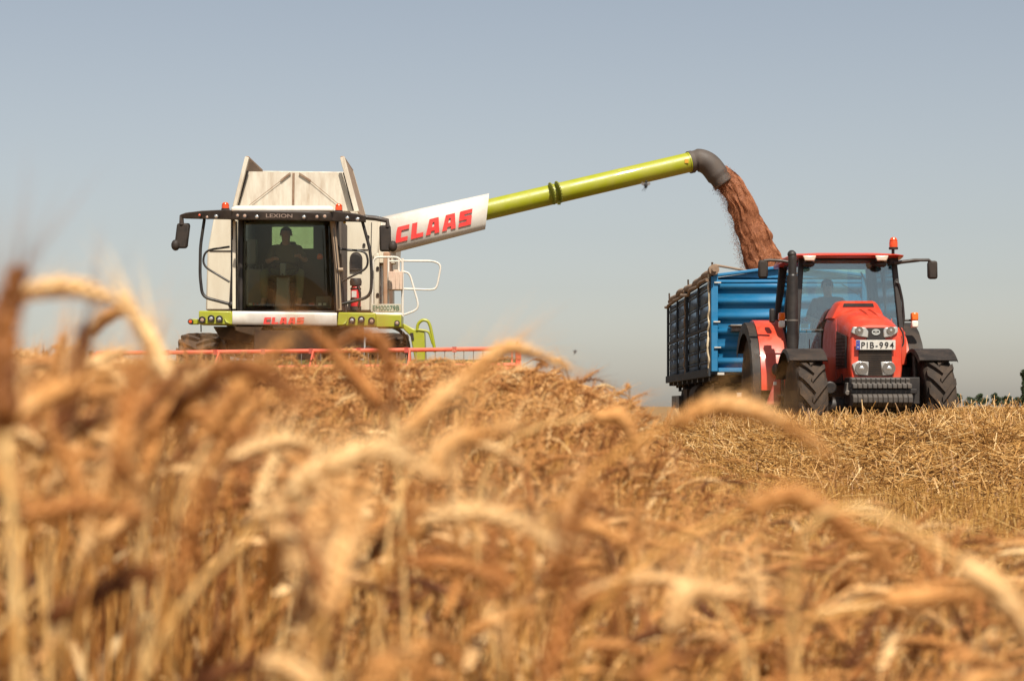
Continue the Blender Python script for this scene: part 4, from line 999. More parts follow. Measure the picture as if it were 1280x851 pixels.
def person(loc, label, shirt, trous, hand_l, hand_r, knee=.2, head_dx=0.0, sc=1.0):
    root = empty('person', loc, label, 'person')
    S = lambda v: tuple(c * sc for c in v)
    J = dict(pelvis=(0, 0, .09), spine=(0, .02, .26), chest=(0, .03, .42), neck=(head_dx * .4, .015, .545), throat=(head_dx * .8, .0, .60), jaw=(head_dx, -.03, .645), skull=(head_dx, -.005, .725), crown=(head_dx, .0, .785))
    V = []; E = []; R = []; I = {}
    def add(n, p, r, par=None):
        I[n] = len(V); V.append(S(p)); R.append(tuple(x * sc for x in r) if isinstance(r, tuple) else r * sc)
        if par: E.append((I[par], I[n]))
    add('pelvis', J['pelvis'], (.15, .11)); add('spine', J['spine'], (.135, .10), 'pelvis'); add('chest', J['chest'], (.155, .11), 'spine')
    add('neck', J['neck'], .062, 'chest'); add('throat', J['throat'], .058, 'neck'); add('jaw', J['jaw'], (.066, .078), 'throat'); add('skull', J['skull'], (.082, .098), 'jaw'); add('crown', J['crown'], (.06, .07), 'skull')
    add('nose', (head_dx, -.105, .685), .014, 'jaw')
    for s, n, hp in ((-1, 'l', hand_l), (1, 'r', hand_r)):
        hp = Vector(hp); sh = Vector((s * .195, .03, .475)); el = (sh + hp) / 2 + Vector((s * .10, .02, -.12))
        add('sh' + n, sh, .062, 'chest'); add('el' + n, el, .044, 'sh' + n); w_ = el.lerp(hp, .88); add('wr' + n, w_, .029, 'el' + n)
        d = (hp - el).normalized(); add('pa' + n, hp + d * .03, (.036, .020), 'wr' + n)
        u = Vector((0, 0, 1)); sdv = d.cross(u).normalized()
        for k in range(4):
            off = sdv * ((k - 1.5) * .019); b = hp + d * .065 + off; L_ = (.032, .04, .037, .028)[k]
            add(f'f{k}a{n}', b, .0095, 'pa' + n); add(f'f{k}b{n}', b + d * L_ * .7 + Vector((0, 0, -.018)), .0085, f'f{k}a{n}'); add(f'f{k}c{n}', b + d * L_ * .6 + Vector((0, 0, -.045)), .0075, f'f{k}b{n}')
        add('t1' + n, hp + d * .02 - sdv * s * .035, .011, 'pa' + n); add('t2' + n, hp + d * .055 - sdv * s * .05 + Vector((0, 0, .008)), .009, 't1' + n)
        hip = (s * .10, 0, .06); kn = (s * knee, -.44, .10); an = (s * (knee - .01), -.50, -.33)
        add('hi' + n, hip, .092, 'pelvis'); add('kn' + n, kn, .064, 'hi' + n); add('an' + n, an, .042, 'kn' + n); add('to' + n, (an[0], an[1] - .15, an[2] - .07), (.045, .03), 'an' + n)
    body = skinned('body', V, E, R, skin, root, (0, 0, 0))
    def sub(name, keys, grow, m, ends=()):
        idx = [I[k] for k in keys]; mp = {a: i for i, a in enumerate(idx)}
        v = [V[a] for a in idx]; e = [(mp[a], mp[b]) for a, b in E if a in mp and b in mp]
        r = [tuple(x * grow + .006 for x in (R[a] if isinstance(R[a], tuple) else (R[a], R[a]))) for a in idx]
        return skinned(name, v, e, r, m, root, (0, 0, 0))
    sub('shirt', ['chest', 'spine', 'pelvis', 'neck', 'shl', 'ell', 'shr', 'elr'], 1.10, shirt)
    sub('trousers', ['pelvis', 'hil', 'knl', 'anl', 'hir', 'knr', 'anr'], 1.10, trous)
    # hair: cap over the back and top of the skull
    g = G(); c = Vector(S((head_dx, .012, .735)))
    g.ball(c, .102 * sc, (.88, 1.02, .80), 18)
    o = bpy.data.objects.new('hair', bpy.data.meshes.new('hair')); bpy.data.objects.remove(o)
    hv = [v + root.location for v in g.v]; keep = G(); keep.v = hv; keep.f = [f for f in g.f if sum(g.v[i].z for i in f) / len(f) > c.z + .02 * sc or sum(g.v[i].y for i in f) / len(f) > c.y + .015 * sc]; keep.m = [0] * len(keep.f)
    keep.build('hair', hairm, root, smooth=180)
    g = G()
    for s in (-1, 1): g.ball(root.location + Vector(S((head_dx + s * .032, -.088, .715))), .011 * sc, n=8)
    g.build('eyes', ink, root)
    g = G(); g.tube([root.location + Vector(S((head_dx + a, -.094 + abs(a) * .3, .652))) for a in (-.024, 0, .024)], .005 * sc, 6); g.build('mouth', mat('lips', (.25, .10, .08), .5), root)
    for s in (-1, 1):
        g = G().ball(root.location + Vector(S((head_dx + s * .086, .005, .70))), .028 * sc, (.35, .7, 1.1), 10); g.build('ear', skin, root)
    return root
pz = W(0, 349, 29.2).z
person(Vector((W(358, 0, 29.3).x, 29.25, pz - .02)), 'driver with short dark hair in a dark olive shirt, seated behind the harvester windscreen', oliveshirt, olivetrous, (-.12, -.42, .30), (.24, -.34, .34), knee=.27, sc=1.13)
person(Vector((W(1036.5, 0, 25.3).x, 25.35, 1.73)), 'driver in a dark grey shirt, seated behind the tractor windscreen', darkshirt, khaki, (-.26, -.40, .18), (.24, -.38, .30), knee=.17, head_dx=-.02)

# ------------------------------------------------------------------ falling grain
def np_mesh(name, V, T, mats, mi=None, tint=None, smooth=False, parent=None):
    V = np.asarray(V, np.float32); T = np.asarray(T, np.int32); me = bpy.data.meshes.new(name)
    me.vertices.add(len(V)); me.vertices.foreach_set('co', V.ravel())
    me.loops.add(T.size); me.loops.foreach_set('vertex_index', T.ravel())
    me.polygons.add(len(T)); me.polygons.foreach_set('loop_start', np.arange(0, T.size, 3, dtype=np.int32))
    for m in mats: me.materials.append(m)
    if mi is not None: me.polygons.foreach_set('material_index', np.asarray(mi, np.int32))
    me.update(calc_edges=True)
    me.polygons.foreach_set('use_smooth', np.full(len(T), smooth))
    if tint is not None:
        a = me.attributes.new('tint', 'FLOAT', 'POINT'); a.data.foreach_set('value', np.asarray(tint, np.float32))
    me.validate()
    o = bpy.data.objects.new(name, me); COL.objects.link(o)
    if parent: o.parent = parent
    return o
OCT_V = np.array([(1, 0, 0), (-1, 0, 0), (0, 1, 0), (0, -1, 0), (0, 0, 1), (0, 0, -1)], np.float32)
OCT_T = np.array([(0, 2, 4), (2, 1, 4), (1, 3, 4), (3, 0, 4), (2, 0, 5), (1, 2, 5), (3, 1, 5), (0, 3, 5)])
grainm = plant_mat('wheat_grain', [(.10, .032, .012), (.25, .088, .036), (.40, .165, .075)], True, 0.0, .7, 30)
def catrow(arr, n):
    P = [Vector((a[0], a[1], 0)) for a in arr]; s = spline(P, 12); t = np.linspace(0, len(s) - 1, n); out = []
    for x in t:
        i = int(min(len(s) - 2, math.floor(x))); out.append(s[i].lerp(s[i + 1], x - i))
    return np.array([(p.x, p.y) for p in out])
Dg_ = 31.5; NS, NR = 90, 48
Lf = catrow([(893, 231), (903, 241), (911, 258), (919, 284), (925, 304), (930, 322), (935, 340), (938, 356)], NS)
Rt = catrow([(907.5, 207), (920, 218), (935, 239), (946, 258), (951, 274), (963, 291), (966, 303), (974, 317), (981, 330), (984, 348)], NS)
from mathutils import noise as mnoise
V = []; T = []
for i in range(NS):
    for k in range(NR):
        a = 2 * math.pi * k / NR; u = (math.cos(a) + 1) / 2
        px = Lf[i][0] * (1 - u) + Rt[i][0] * u; py = Lf[i][1] * (1 - u) + Rt[i][1] * u
        p = W(px, py, Dg_); hw = (Rt[i][0] - Lf[i][0]) / 2 / F * Dg_
        gr = min(1, i / 12)
        q_ = Vector((p.x * 2.2, a * .9, p.z * 1.6 + p.x * 1.5))
        nz_ = mnoise.fractal(q_ * 1.6, 1.0, 2.0, 3)
        nz2 = mnoise.ridged_multi_fractal(Vector((k * .30, i * .035, 3.3)), 1.0, 2.0, 3, 1.0, 2.0)
        p.y = Dg_ - math.sin(a) * hw * .8 + gr * (.07 * nz_ + .05 * (nz2 - 1.0))
        p.x += gr * .07 * mnoise.noise(q_ * 3.1); p.z += gr * .02 * mnoise.noise(q_ * 2.7 + Vector((5, 1, 2)))
        V.append(p)
for i in range(NS - 1):
    for k in range(NR):
        a, b, c_, d = i * NR + k, i * NR + (k + 1) % NR, (i + 1) * NR + (k + 1) % NR, (i + 1) * NR + k
        T += [(a, b, c_), (a, c_, d)]
V = np.array([tuple(v) for v in V]); tints = [0.5 + .25 * mnoise.noise(Vector(v) * 9) for v in V]
# loose kernels on and around the stream
nk = 18000; ii = rng.integers(0, NS, nk); uu = rng.random(nk) * 1.0; aa = rng.random(nk) * 2 * math.pi
uu = np.where(rng.random(nk) < .75, rng.random(nk), np.clip(rng.normal(-.03, .10, nk), -.35, .25))
kv = []; kt = []; ktint = []
for j in range(nk):
    i = ii[j]; u = uu[j]
    px = Lf[i][0] * (1 - u) + Rt[i][0] * u; py = Lf[i][1] * (1 - u) + Rt[i][1] * u; hw = (Rt[i][0] - Lf[i][0]) / 2 / F * Dg_
    p = W(px + rng.normal(0, .5), py + rng.normal(0, 1), Dg_); a_ = math.acos(max(-1, min(1, 2 * u - 1)))
    p.y = Dg_ - math.sin(a_) * hw * .8 * rng.choice([1, 1, 1, -1]) + rng.normal(0, .05)
    s = .006 * (.7 + .6 * rng.random()); M = np.diag([s * .6, s * .6, s * 1.1]) @ np.array(Matrix.Rotation(rng.random() * 6, 3, 'Y'))
    kv.append(OCT_V @ M + np.array(p)); kt.append(OCT_T + len(V) + 6 * j); ktint += [rng.random()] * 6
# heap inside the trailer
hv = []; ht = []; nx_, ny_ = 40, 70; base = len(V) + 6 * nk
for j in range(ny_ + 1):
    for i in range(nx_ + 1):
        x = XL + .06 + (XRt - XL - .12) * i / nx_; y = DT + .12 + (LT - .2) * j / ny_
        zz = zb + .55 + .75 * math.exp(-((x - W(962, 0, Dg_).x) ** 2 / 1.0 + (y - Dg_) ** 2 / 2.2)) + .02 * mnoise.noise(Vector((x * 6, y * 6, 0)))
        hv.append((x, y, zz))
for j in range(ny_):
    for i in range(nx_):
        a = base + j * (nx_ + 1) + i; ht += [(a, a + 1, a + nx_ + 2), (a, a + nx_ + 2, a + nx_ + 1)]
Vall = np.concatenate([V] + kv + [np.array(hv)]); Tall = np.concatenate([np.array(T)] + kt + [np.array(ht)])
go = np_mesh('wheat_grain', Vall, Tall, [grainm], tint=np.concatenate([tints, ktint, [.5] * len(hv)]))
tag(go, 'reddish brown wheat grain pouring from the auger spout into the blue trailer', 'grain', kind='stuff')

# ------------------------------------------------------------------ insects in the air
for px, py, D, s, lab in ((807.3, 232, 7.0, 1.0, 'small dark flying insect in front of the sky just under the lime auger tube'), (718.8, 440, 6.0, .42, 'tiny dark flying insect in the sky right of the red reel')):
    e = empty('flying_insect', W(px, py, D), lab, 'insect'); c = e.location.copy(); k = .010 * s
    G().ball(c, k, (.75, .75, 1.3), 10).ball(c + Vector((.2 * k, 0, 1.5 * k)), k * .55, n=8).build('body', ink, e)
    for sx in (-1, 1): G().prism([c + Vector((0, 0, .6 * k)), c + Vector((sx * 1.6 * k, .3 * k, 1.5 * k)), c + Vector((sx * 1.9 * k, .4 * k, .5 * k)), c + Vector((sx * .6 * k, .1 * k, -.3 * k))], (0, .06 * k, 0)).build('wing', mat('insect_wing', (.16, .14, .13), .4), e)
    g = G()
    for a in (-1.2, -.7, -.2): g.tube([c, c + Vector((a * k, 0, -1.6 * k)), c + Vector((a * 1.3 * k, 0, -2.4 * k))], .08 * k, 5)
    g.build('leg', ink, e)

# ------------------------------------------------------------------ wheat
EAR = [(.11, .032, .008), (.40, .158, .040), (.63, .315, .100), (.86, .60, .30)]
STEM = [(.14, .042, .009), (.42, .172, .038), (.63, .33, .092), (.84, .58, .26)]
LEAF = [(.10, .035, .010), (.30, .135, .04), (.52, .30, .11), (.64, .46, .24)]
m_ear_a, m_stem_a, m_leaf_a = plant_mat('ear_stuff', EAR, True, .07), plant_mat('stem_stuff', STEM, True, .07), plant_mat('leaf_stuff', LEAF, True, .35)
m_ear_o, m_stem_o, m_leaf_o = plant_mat('ear_straw', EAR, False, .07), plant_mat('stem_straw', STEM, False, .07), plant_mat('leaf_straw', LEAF, False, .35)

def frames(P):
    P = np.asarray(P, float); t = np.gradient(P, axis=0); t /= np.linalg.norm(t, axis=1)[:, None]
    u = np.zeros_like(P); v = np.array([0, 1.0, 0])
    if abs(t[0] @ v) > .9: v = np.array([1.0, 0, 0])
    for i in range(len(P)):
        v = v - t[i] * (v @ t[i]); v /= np.linalg.norm(v); u[i] = v
    return P, t, u, np.cross(t, u)
def tube_np(P, R, n):
    P, t, u, w = frames(P); R = np.broadcast_to(R, len(P)); a = np.arange(n) * 2 * math.pi / n
    V = (P[:, None] + R[:, None, None] * (np.cos(a)[None, :, None] * u[:, None] + np.sin(a)[None, :, None] * w[:, None])).reshape(-1, 3)
    T = []
    for i in range(len(P) - 1):
        for k in range(n):
            A, B, C_, D_ = i * n + k, i * n + (k + 1) % n, (i + 1) * n + (k + 1) % n, (i + 1) * n + k
            T += [(A, B, C_), (A, C_, D_)]
    return V, np.array(T)
def spindle(n, rings):
    V = [(0, 0, 0)]; T = []
    for z, r in rings: V += [(r * math.cos(2 * math.pi * k / n), r * math.sin(2 * math.pi * k / n), z) for k in range(n)]
    V.append((0, 0, 1)); e = len(V) - 1
    for k in range(n): T.append((0, 1 + (k + 1) % n, 1 + k))
    for i in range(len(rings) - 1):
        for k in range(n):
            a, b = 1 + i * n + k, 1 + i * n + (k + 1) % n; T += [(a, b, b + n), (a, b + n, a + n)]
    for k in range(n): T.append((e, e - n + k, e - n + (k + 1) % n))
    return np.array(V, float), np.array(T)
SP_HI = spindle(6, [(.16, .75), (.45, 1.0), (.75, .66)]); SP_MID = spindle(4, [(.4, 1.0)]); 
def ear_np(P, lod, r=None, awn=0.02, thick=1.0):
    """P: points along the rachis"""
    P, t, u, w = frames(P); L = np.linalg.norm(np.diff(P, axis=0), axis=1).sum()
    ns = {2: 20, 1: 12, 0: 0}[lod]; Vs = []; Ts = []; off = 0
    r = r or np.random.default_rng(1)
    if lod == 0:
        n = 7; x = np.linspace(0, len(P) - 1, n); i = np.floor(x).astype(int).clip(0, len(P) - 2); f = (x - i)[:, None]
        PP = P[i] * (1 - f) + P[i + 1] * f
        return tube_np(PP, np.array([.003, .0075, .0055, .008, .0055, .0065, .001]) * thick, 4)
    tv, tt = SP_HI if lod == 2 else SP_MID
    for j in range(ns):
        s = (j + .3) / (ns + .6); x = s * (len(P) - 1); i = min(len(P) - 2, int(x)); f = x - i
        p = P[i] * (1 - f) + P[i + 1] * f; T_ = t[i]; U = u[i]; W_ = w[i]
        env = (.72 + .5 * math.sin(math.pi * min(1, s * 1.15 + .12))) * thick
        for kk in range(2):
            ang = (j % 2) * math.pi + kk * math.pi / 2 + r.normal(0, .15)
            sd_ = U * math.cos(ang) + W_ * math.sin(ang); tilt = .33 + r.normal(0, .06) + .12 * kk
            d = T_ * math.cos(tilt) + sd_ * math.sin(tilt); b = np.cross(d, sd_); b /= np.linalg.norm(b); c = np.cross(b, d)
            ln = (.0135 if kk == 0 else .012) * env * (1 + r.normal(0, .06)); rr = .0036 * env
            Vs.append(p + sd_ * .0015 + tv @ np.array([b * rr * 1.15, c * rr * .85, d * ln])); Ts.append(tt + off); off += len(tv)
            if awn > 0 and r.random() < (.8 if lod == 2 else .5):
                q0 = p + sd_ * .0015 + d * ln * .95; d2 = d * .75 + T_ * .5 + r.normal(0, .10, 3); d2 /= np.linalg.norm(d2); q1 = q0 + d2 * awn * (.6 + .8 * r.random()); th = .0004 if lod == 2 else .0006
                Vs.append(np.array([q0 + b * th, q0 - b * th, q0 + c * th, q1])); Ts.append(np.array([(0, 1, 3), (1, 2, 3), (2, 0, 3)]) + off); off += 4
    a, b_ = tube_np(P, .0011, 3); Vs.append(a); Ts.append(b_ + off)
    return np.concatenate(Vs), np.concatenate(Ts)
def stalk_curve(r, hgt, lean, droop, earL):
    n = 20; Ls = hgt * (1 + .25 * lean); s = np.linspace(0, 1, n); phi = lean * (.3 * s + .7 * s ** 1.6) + (droop - lean) * .5 * np.clip((s - .82) / .18, 0, 1) ** 1.7
    ds = Ls / (n - 1); x = np.concatenate([[0], np.cumsum(np.sin(phi[:-1]) * ds)]); z = np.concatenate([[0], np.cumsum(np.cos(phi[:-1]) * ds)])
    wob = .012 * np.sin(s * 5 + r.random() * 6) * s
    stem = np.stack([x, wob, z], 1)
    m = 9; q = np.linspace(0, 1, m); ph = phi[-1] + (droop - phi[-1]) * q; de = earL / (m - 1)
    ex = x[-1] + np.concatenate([[0], np.cumsum(np.sin(ph[:-1]) * de)]); ez = z[-1] + np.concatenate([[0], np.cumsum(np.cos(ph[:-1]) * de)])
    ear = np.stack([ex, np.full(m, wob[-1]), ez], 1)
    k = hgt / max(stem[:, 2].max(), ear[:, 2].max())
    return stem * [1, 1, k], ear - stem[-1] + stem[-1] * [1, 1, k]
def leaf_np(r, base, az, L, width, lift, curl):
    n = 8; s = np.linspace(0, 1, n); ph = lift + curl * s ** 1.3; ds = L / (n - 1)
    h = np.concatenate([[0], np.cumsum(np.sin(ph[:-1]) * ds)]); z = np.concatenate([[0], np.cumsum(np.cos(ph[:-1]) * ds)])
    c = np.array(base) + np.stack([h * math.cos(az), h * math.sin(az), z], 1)
    tw = s * r.normal(0, 1.5); wd = width * (1 - s ** 2.5) * (.35 + .65 * np.minimum(1, s * 6)); side = np.stack([-np.sin(az + tw) , np.cos(az + tw), .5 * np.sin(tw)], 1)
    V = np.concatenate([c + side * wd[:, None] / 2, c - side * wd[:, None] / 2]); T = []
    for i in range(n - 1): T += [(i, i + 1, n + i + 1), (i, n + i + 1, n + i)]
    return V, np.array(T)
NV = 18
def variant(seed, lod):
    r = np.random.default_rng(seed); lean = abs(r.normal(.10, .12)); kd = (seed - 100) % 12; droop = r.uniform(.15, .7) if kd < 4 else r.uniform(.8, 1.7) if kd < 7 else r.uniform(1.9, 2.75)
    if seed - 100 >= 12: lean = r.uniform(.35, .75); droop = r.uniform(1.2, 2.3)
    earL = r.uniform(.075, .105); stem, ear = stalk_curve(r, 1.0 * .75, lean, droop, earL)
    sv = tube_np(stem if lod == 2 else stem[[0, 9, 16, 17, 18, 19]], np.linspace(.0021, .0013, 20) if lod == 2 else .0019, 5 if lod == 2 else 3)
    ev = ear_np(ear, lod, r, awn=r.choice([.03, .05, .07]), thick=.80)
    lvs = []
    for k in range(r.integers(1, 4) if lod else r.integers(0, 2)):
        i = int(r.integers(5, 12)); lvs.append(leaf_np(r, stem[i], r.random() * 6.28, r.uniform(.12, .28), r.uniform(.006, .012), r.uniform(.2, .7), r.uniform(.8, 2.4)))
    if lvs:
        V = []; T = []; o_ = 0
        for a, b in lvs: V.append(a); T.append(b + o_); o_ += len(a)
        lv = (np.concatenate(V), np.concatenate(T))
    else: lv = None
    return sv, ev, lv
VAR = {l: [variant(100 + i, l) for i in range(NV)] for l in (0, 1, 2)}

def x_edge(D):
    return np.interp(D, [0, 2.9, 3.3, 3.8, 6, 24], [1.9, 1.5, .75, .42, .36, .30])
PROF_M = [(-200, 432), (0, 445), (100, 452), (200, 458), (300, 460), (500, 458), (620, 457), (680, 466), (730, 482), (790, 505), (850, 528), (950, 580), (1050, 640), (1150, 656), (1500, 660)]
def canopy(px, D):
    hC = np.interp(D, [.8, 1.5, 2.6, 3.3, 4.0, 4.9, 8, 24], [.60, .57, .51, .55, .67, .79, .86, .90])
    hL = np.interp(D, [.8, 1.2, 2.0, 4.0, 8, 24], [.69, .70, .71, .77, .86, .88])
    hR = np.interp(D, [.8, 1.5, 3, 5, 8, 24], [.49, .47, .47, .55, .7, .75])
    h = hL + (hC - hL) * ss1((px - 120) / 380); h = h + (hR - h) * ss1((px - 700) / 200)
    if D < 1.9: return min(h, H + (HOR - np.interp(px, [-200, 0, 85, 115, 230, 300, 450, 650, 800, 950, 1100, 1300], [398, 402, 418, 450, 456, 460, 468, 488, 540, 606, 650, 662])) / F * D)
    return min(h, H + (HOR - np.interp(px, *zip(*PROF_M))) / F * D)
def ss1(x): x = min(1, max(0, x)); return x * x * (3 - 2 * x)
UPR = [i for i in range(12) if VAR[0][i][1][0][-1, 2] > VAR[0][i][1][0][0, 2]]
print('upright', UPR)
stalks = []
TIP = {}
for i, (sv, ev, lv) in enumerate(VAR[0]): TIP[i] = ev[0].mean(axis=0)
def pick(lodged): return int(rng.integers(12, NV)) if lodged else int(rng.integers(0, 12))
def az_pick(lodged): return rng.normal(0.0, .8) if lodged or rng.random() < .55 else rng.uniform(0, 6.28)
def scatter(d0, d1, dens, dens_right=None):
    xl = -(.33 * d1 + .5); A = (2.0 - xl) * (d1 - d0); n = int(A * dens)
    for _ in range(n):
        D = rng.uniform(d0, d1); x = rng.uniform(xl, 2.0)
        if x < -(.33 * D + .5) or x > x_edge(D) or x > .33 * D + .5: continue
        pb = CX + x / D * F
        if dens_right is not None and rng.random() > np.interp(pb, [250, 560], [1, dens_right / dens]): continue
        lodged = rng.random() < np.interp(pb, [350, 800], [.04, .22]); vi = pick(lodged) if rng.random() > np.interp(pb, [250, 500], [.35, .12]) else int(rng.choice(UPR)); az = az_pick(lodged)
        tx, ty = TIP[vi][0] * math.cos(az), TIP[vi][0] * math.sin(az); k0 = .9; Dt_ = D + ty * k0
        if Dt_ < .82: continue
        px = CX + (x + tx * k0) / Dt_ * F
        top = canopy(px, Dt_) - abs(rng.normal(0, np.interp(px, [400, 800], [.085, .12]))) + (rng.uniform(.01, .06) if rng.random() < .10 else 0)
        if top < .2: continue
        stalks.append((D, x, top, vi, az, px))
scatter(.80, 1.7, 360, 270); scatter(1.7, 3.0, 520); scatter(3.0, 5.2, 600); scatter(5.2, 8.5, 360); scatter(8.5, 14, 110); scatter(14, 23.2, 60)
stalks.sort()
WLAB = 'thin golden wheat stalk with a bent ear, one of many in the blurred foreground crop'
WGRP = 'wheat stalks standing in the foreground crop'
PM = []
for i, (sv, ev, lv) in enumerate(VAR[2]):
    mk = lambda nm, vt, m: (lambda o: (o.data, bpy.data.objects.remove(o))[0])(np_mesh(nm, vt[0], vt[1], [m], smooth=True))
    PM.append((mk('stem', sv, m_stem_o), mk('ear', ev, m_ear_o), mk('leaf', lv, m_leaf_o) if lv else None))
n_ind = 0; rest = []
for (D, x, top, vi, az, px) in stalks:
    if n_ind < 275 and D > .86 and -15 < px < 1295 and HOR + (H - top) * F / D < 835:
        e = empty('wheat_stalk', (x, D, 0), WLAB, 'wheat', WGRP); e.rotation_euler.z = az; k = top / .75; e.scale = (max(.85, k) ** .5, max(.85, k) ** .5, k)
        for nm, me in zip(('stem', 'ear', 'leaf'), PM[vi]):
            if me is None: continue
            o = bpy.data.objects.new(nm, me); COL.objects.link(o); o.parent = e
        n_ind += 1
    else: rest.append((D, x, top, vi, az))
print('stalks', len(stalks), 'rest', len(rest))
BV = []; BT = []; BM = []; BTi = []; off = 0
for (D, x, top, vi, a) in rest:
    lod = 2 if D < 2.6 else 1 if D < 8.5 else 0
    sv, ev, lv = VAR[lod][vi]; ca, sa = math.cos(a), math.sin(a); k = top / .75; kx = max(.85, k) ** .5
    tint = float(np.clip(rng.normal(.52, .2), 0, 1))
    for mi, vt in enumerate((sv, ev, lv)):
        if vt is None: continue
        v, t = vt; q_ = np.empty_like(v); q_[:, 0] = (v[:, 0] * ca - v[:, 1] * sa) * kx + x; q_[:, 1] = (v[:, 0] * sa + v[:, 1] * ca) * kx + D; q_[:, 2] = v[:, 2] * k
        BV.append(q_.astype(np.float32)); BT.append((t + off).astype(np.int32)); BM.append(np.full(len(t), mi, np.int32)); BTi.append(np.full(len(v), np.clip(tint + rng.normal(0, .08), 0, 1), np.float32)); off += len(v)
wo = np_mesh('wheat_crop', np.concatenate(BV), np.concatenate(BT), [m_stem_a, m_ear_a, m_leaf_a], np.concatenate(BM), np.concatenate(BTi), smooth=True)
tag(wo, 'dense standing crop of ripe golden wheat reaching up to the red reel', 'wheat', kind='stuff')
del BV, BT

# ears that stand out in the photograph
HERO = [
 ([(6, 540), (0, 440), (22, 338)], .86, 1.5, -10, 'thick blurred wheat ear standing upright at the far left edge, tallest against the sky'),
 ([(214, 486), (190, 430), (153, 370)], 1.25, 1.1, 235, 'upright wheat ear leaning left against the sky, left of the harvester front tyre'),
 ([(66, 560), (92, 480), (108, 408)], 1.05, 1.15, 40, 'brown wheat ear standing upright between the left-edge ear and the leaning one'),
 ([(492, 520), (484, 448), (455, 419), (412, 434)], 1.35, 1.1, 492, 'wheat ear bent into a hook in front of the harvester undercarriage'),
 ([(478, 512), (440, 466), (391, 416)], 1.35, 1.05, 520, 'straight wheat ear slanting up to the left, just under the hooked one'),
 ([(322, 655), (395, 592), (470, 565), (540, 592)], .93, 1.15, 300, 'large pale arched wheat ear with its tip drooping, largest in the middle left'),
 ([(500, 548), (552, 500), (612, 448)], 1.2, 1.1, 470, 'pale wheat ear slanting up to the right below the red reel'),
 ([(588, 464), (640, 436), (714, 460)], 1.6, 1.15, 560, 'dark wheat ear arched against the sky beyond the end of the red reel'),
 ([(536, 606), (566, 556), (650, 533)], 1.15, 1.15, 500, 'brown shaded wheat ear lying behind the tip of the large pale arch'),
 ([(836, 532), (900, 507), (965, 522), (1040, 568)], 1.05, 1.1, 800, 'golden wheat ear arched in front of the straw below the trailer wheels'),
 ([(926, 640), (990, 622), (1060, 660), (1118, 716)], 1.0, 1.1, 880, 'long wheat ear drooping to the right over the near crop, nearest the stubble'),
 ([(838, 792), (860, 745), (926, 742)], .98, 1.1, 820, 'pale wheat ear hooked to the right, low in the crop below the drooping one'),
 ([(58, 778), (100, 752), (164, 726)], 1.0, 1.0, 20, 'wheat ear pointing right over the dark gap in the lower left'),
 ([(1098, 754), (1150, 747), (1214, 744)], .95, 1.0, 1060, 'shaded wheat ear lying almost level in the lower right'),
 ([(1196, 700), (1245, 738), (1296, 806)], .9, 1.1, 1150, 'wheat ear drooping out of the picture in the lower right corner'),
 ([(104, 692), (170, 646), (238, 598)], 1.1, 1.0, 60, 'wheat ear slanting up to the right above the dark gap on the left'),
 ([(158, 562), (220, 518), (302, 546)], 1.1, 1.05, 120, 'arched wheat ear in the left crop between the leaning ear and the large pale arch'),
 ([(738, 522), (776, 524), (803, 578)], 1.5, 1.1, 720, 'small arched wheat ear at the crop edge, drooping toward the stubble'),
]
for pts, D, th, gx, lab in HERO:
    cur = spline([W(px, py, D) for px, py in pts], 6)
    b = cur[0]; t0 = (cur[0] - cur[1]).normalized(); gp_ = Vector(((gx - CX) / F * D, D + .06, 0))
    c1, c2 = b + t0 * .22, gp_ + Vector((0, 0, .35)); st = [b * (1 - s) ** 3 + c1 * 3 * s * (1 - s) ** 2 + c2 * 3 * s * s * (1 - s) + gp_ * s ** 3 for s in np.linspace(0, 1, 16)][::-1]
    e = empty('wheat_stalk', gp_, lab, 'wheat', 'prominent wheat ears in the foreground')
    o3 = np.array(gp_)
    np_mesh('stem', *[f(x) for f, x in zip((lambda v: v - o3, lambda t: t), tube_np(np.array(st), np.linspace(.0022, .0016, 16) * th, 6))], [m_stem_o], smooth=True, parent=e)
    v, t = ear_np(np.array(cur), 2, np.random.default_rng(int(D * 1000 + gx + 50)), awn=.055, thick=.80 * th)
    np_mesh('ear', v - o3, t, [m_ear_o], smooth=True, parent=e)

# ------------------------------------------------------------------ stubble and the straw windrow
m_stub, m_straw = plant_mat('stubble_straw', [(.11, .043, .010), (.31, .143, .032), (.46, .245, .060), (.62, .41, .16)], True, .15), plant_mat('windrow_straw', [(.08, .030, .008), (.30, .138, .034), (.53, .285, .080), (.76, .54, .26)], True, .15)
PRI = np.array([(0, 1, 4), (0, 4, 3), (1, 2, 5), (1, 5, 4), (2, 0, 3), (2, 3, 5)])
def sticks(P0, P1, R):
    d = P1 - P0; d /= np.linalg.norm(d, axis=1)[:, None]; a = np.where(np.abs(d[:, 2:3]) > .8, [[1.0, 0, 0]], [[0, 0, 1.0]])
    u = np.cross(d, a); u /= np.linalg.norm(u, axis=1)[:, None]; w = np.cross(d, u); V = np.empty((len(P0), 6, 3))
    for k in range(3):
        o = (u * math.cos(k * 2.0944) + w * math.sin(k * 2.0944)) * R[:, None]; V[:, k] = P0 + o; V[:, k + 3] = P1 + o
    T = PRI[None] + (np.arange(len(P0)) * 6)[:, None, None]
    return V.reshape(-1, 3), T.reshape(-1, 3)
def ss(x): x = np.clip(x, 0, 1); return x * x * (3 - 2 * x)
_bx = rng.random((64, 64))
def bumps(x, y, s): return np.array([mnoise.noise(Vector((a * s, b * s, 1.7))) for a, b in zip(x, y)])
def mound(x, y):
    b = ss((x - np.interp(y, [10, 20], [1.7, .75])) / 1.4) * ss((y - 9.6) / 3.2) * ss((8.0 - x) / 1.5) * ss((22.35 - y) / 1.6)
    return b
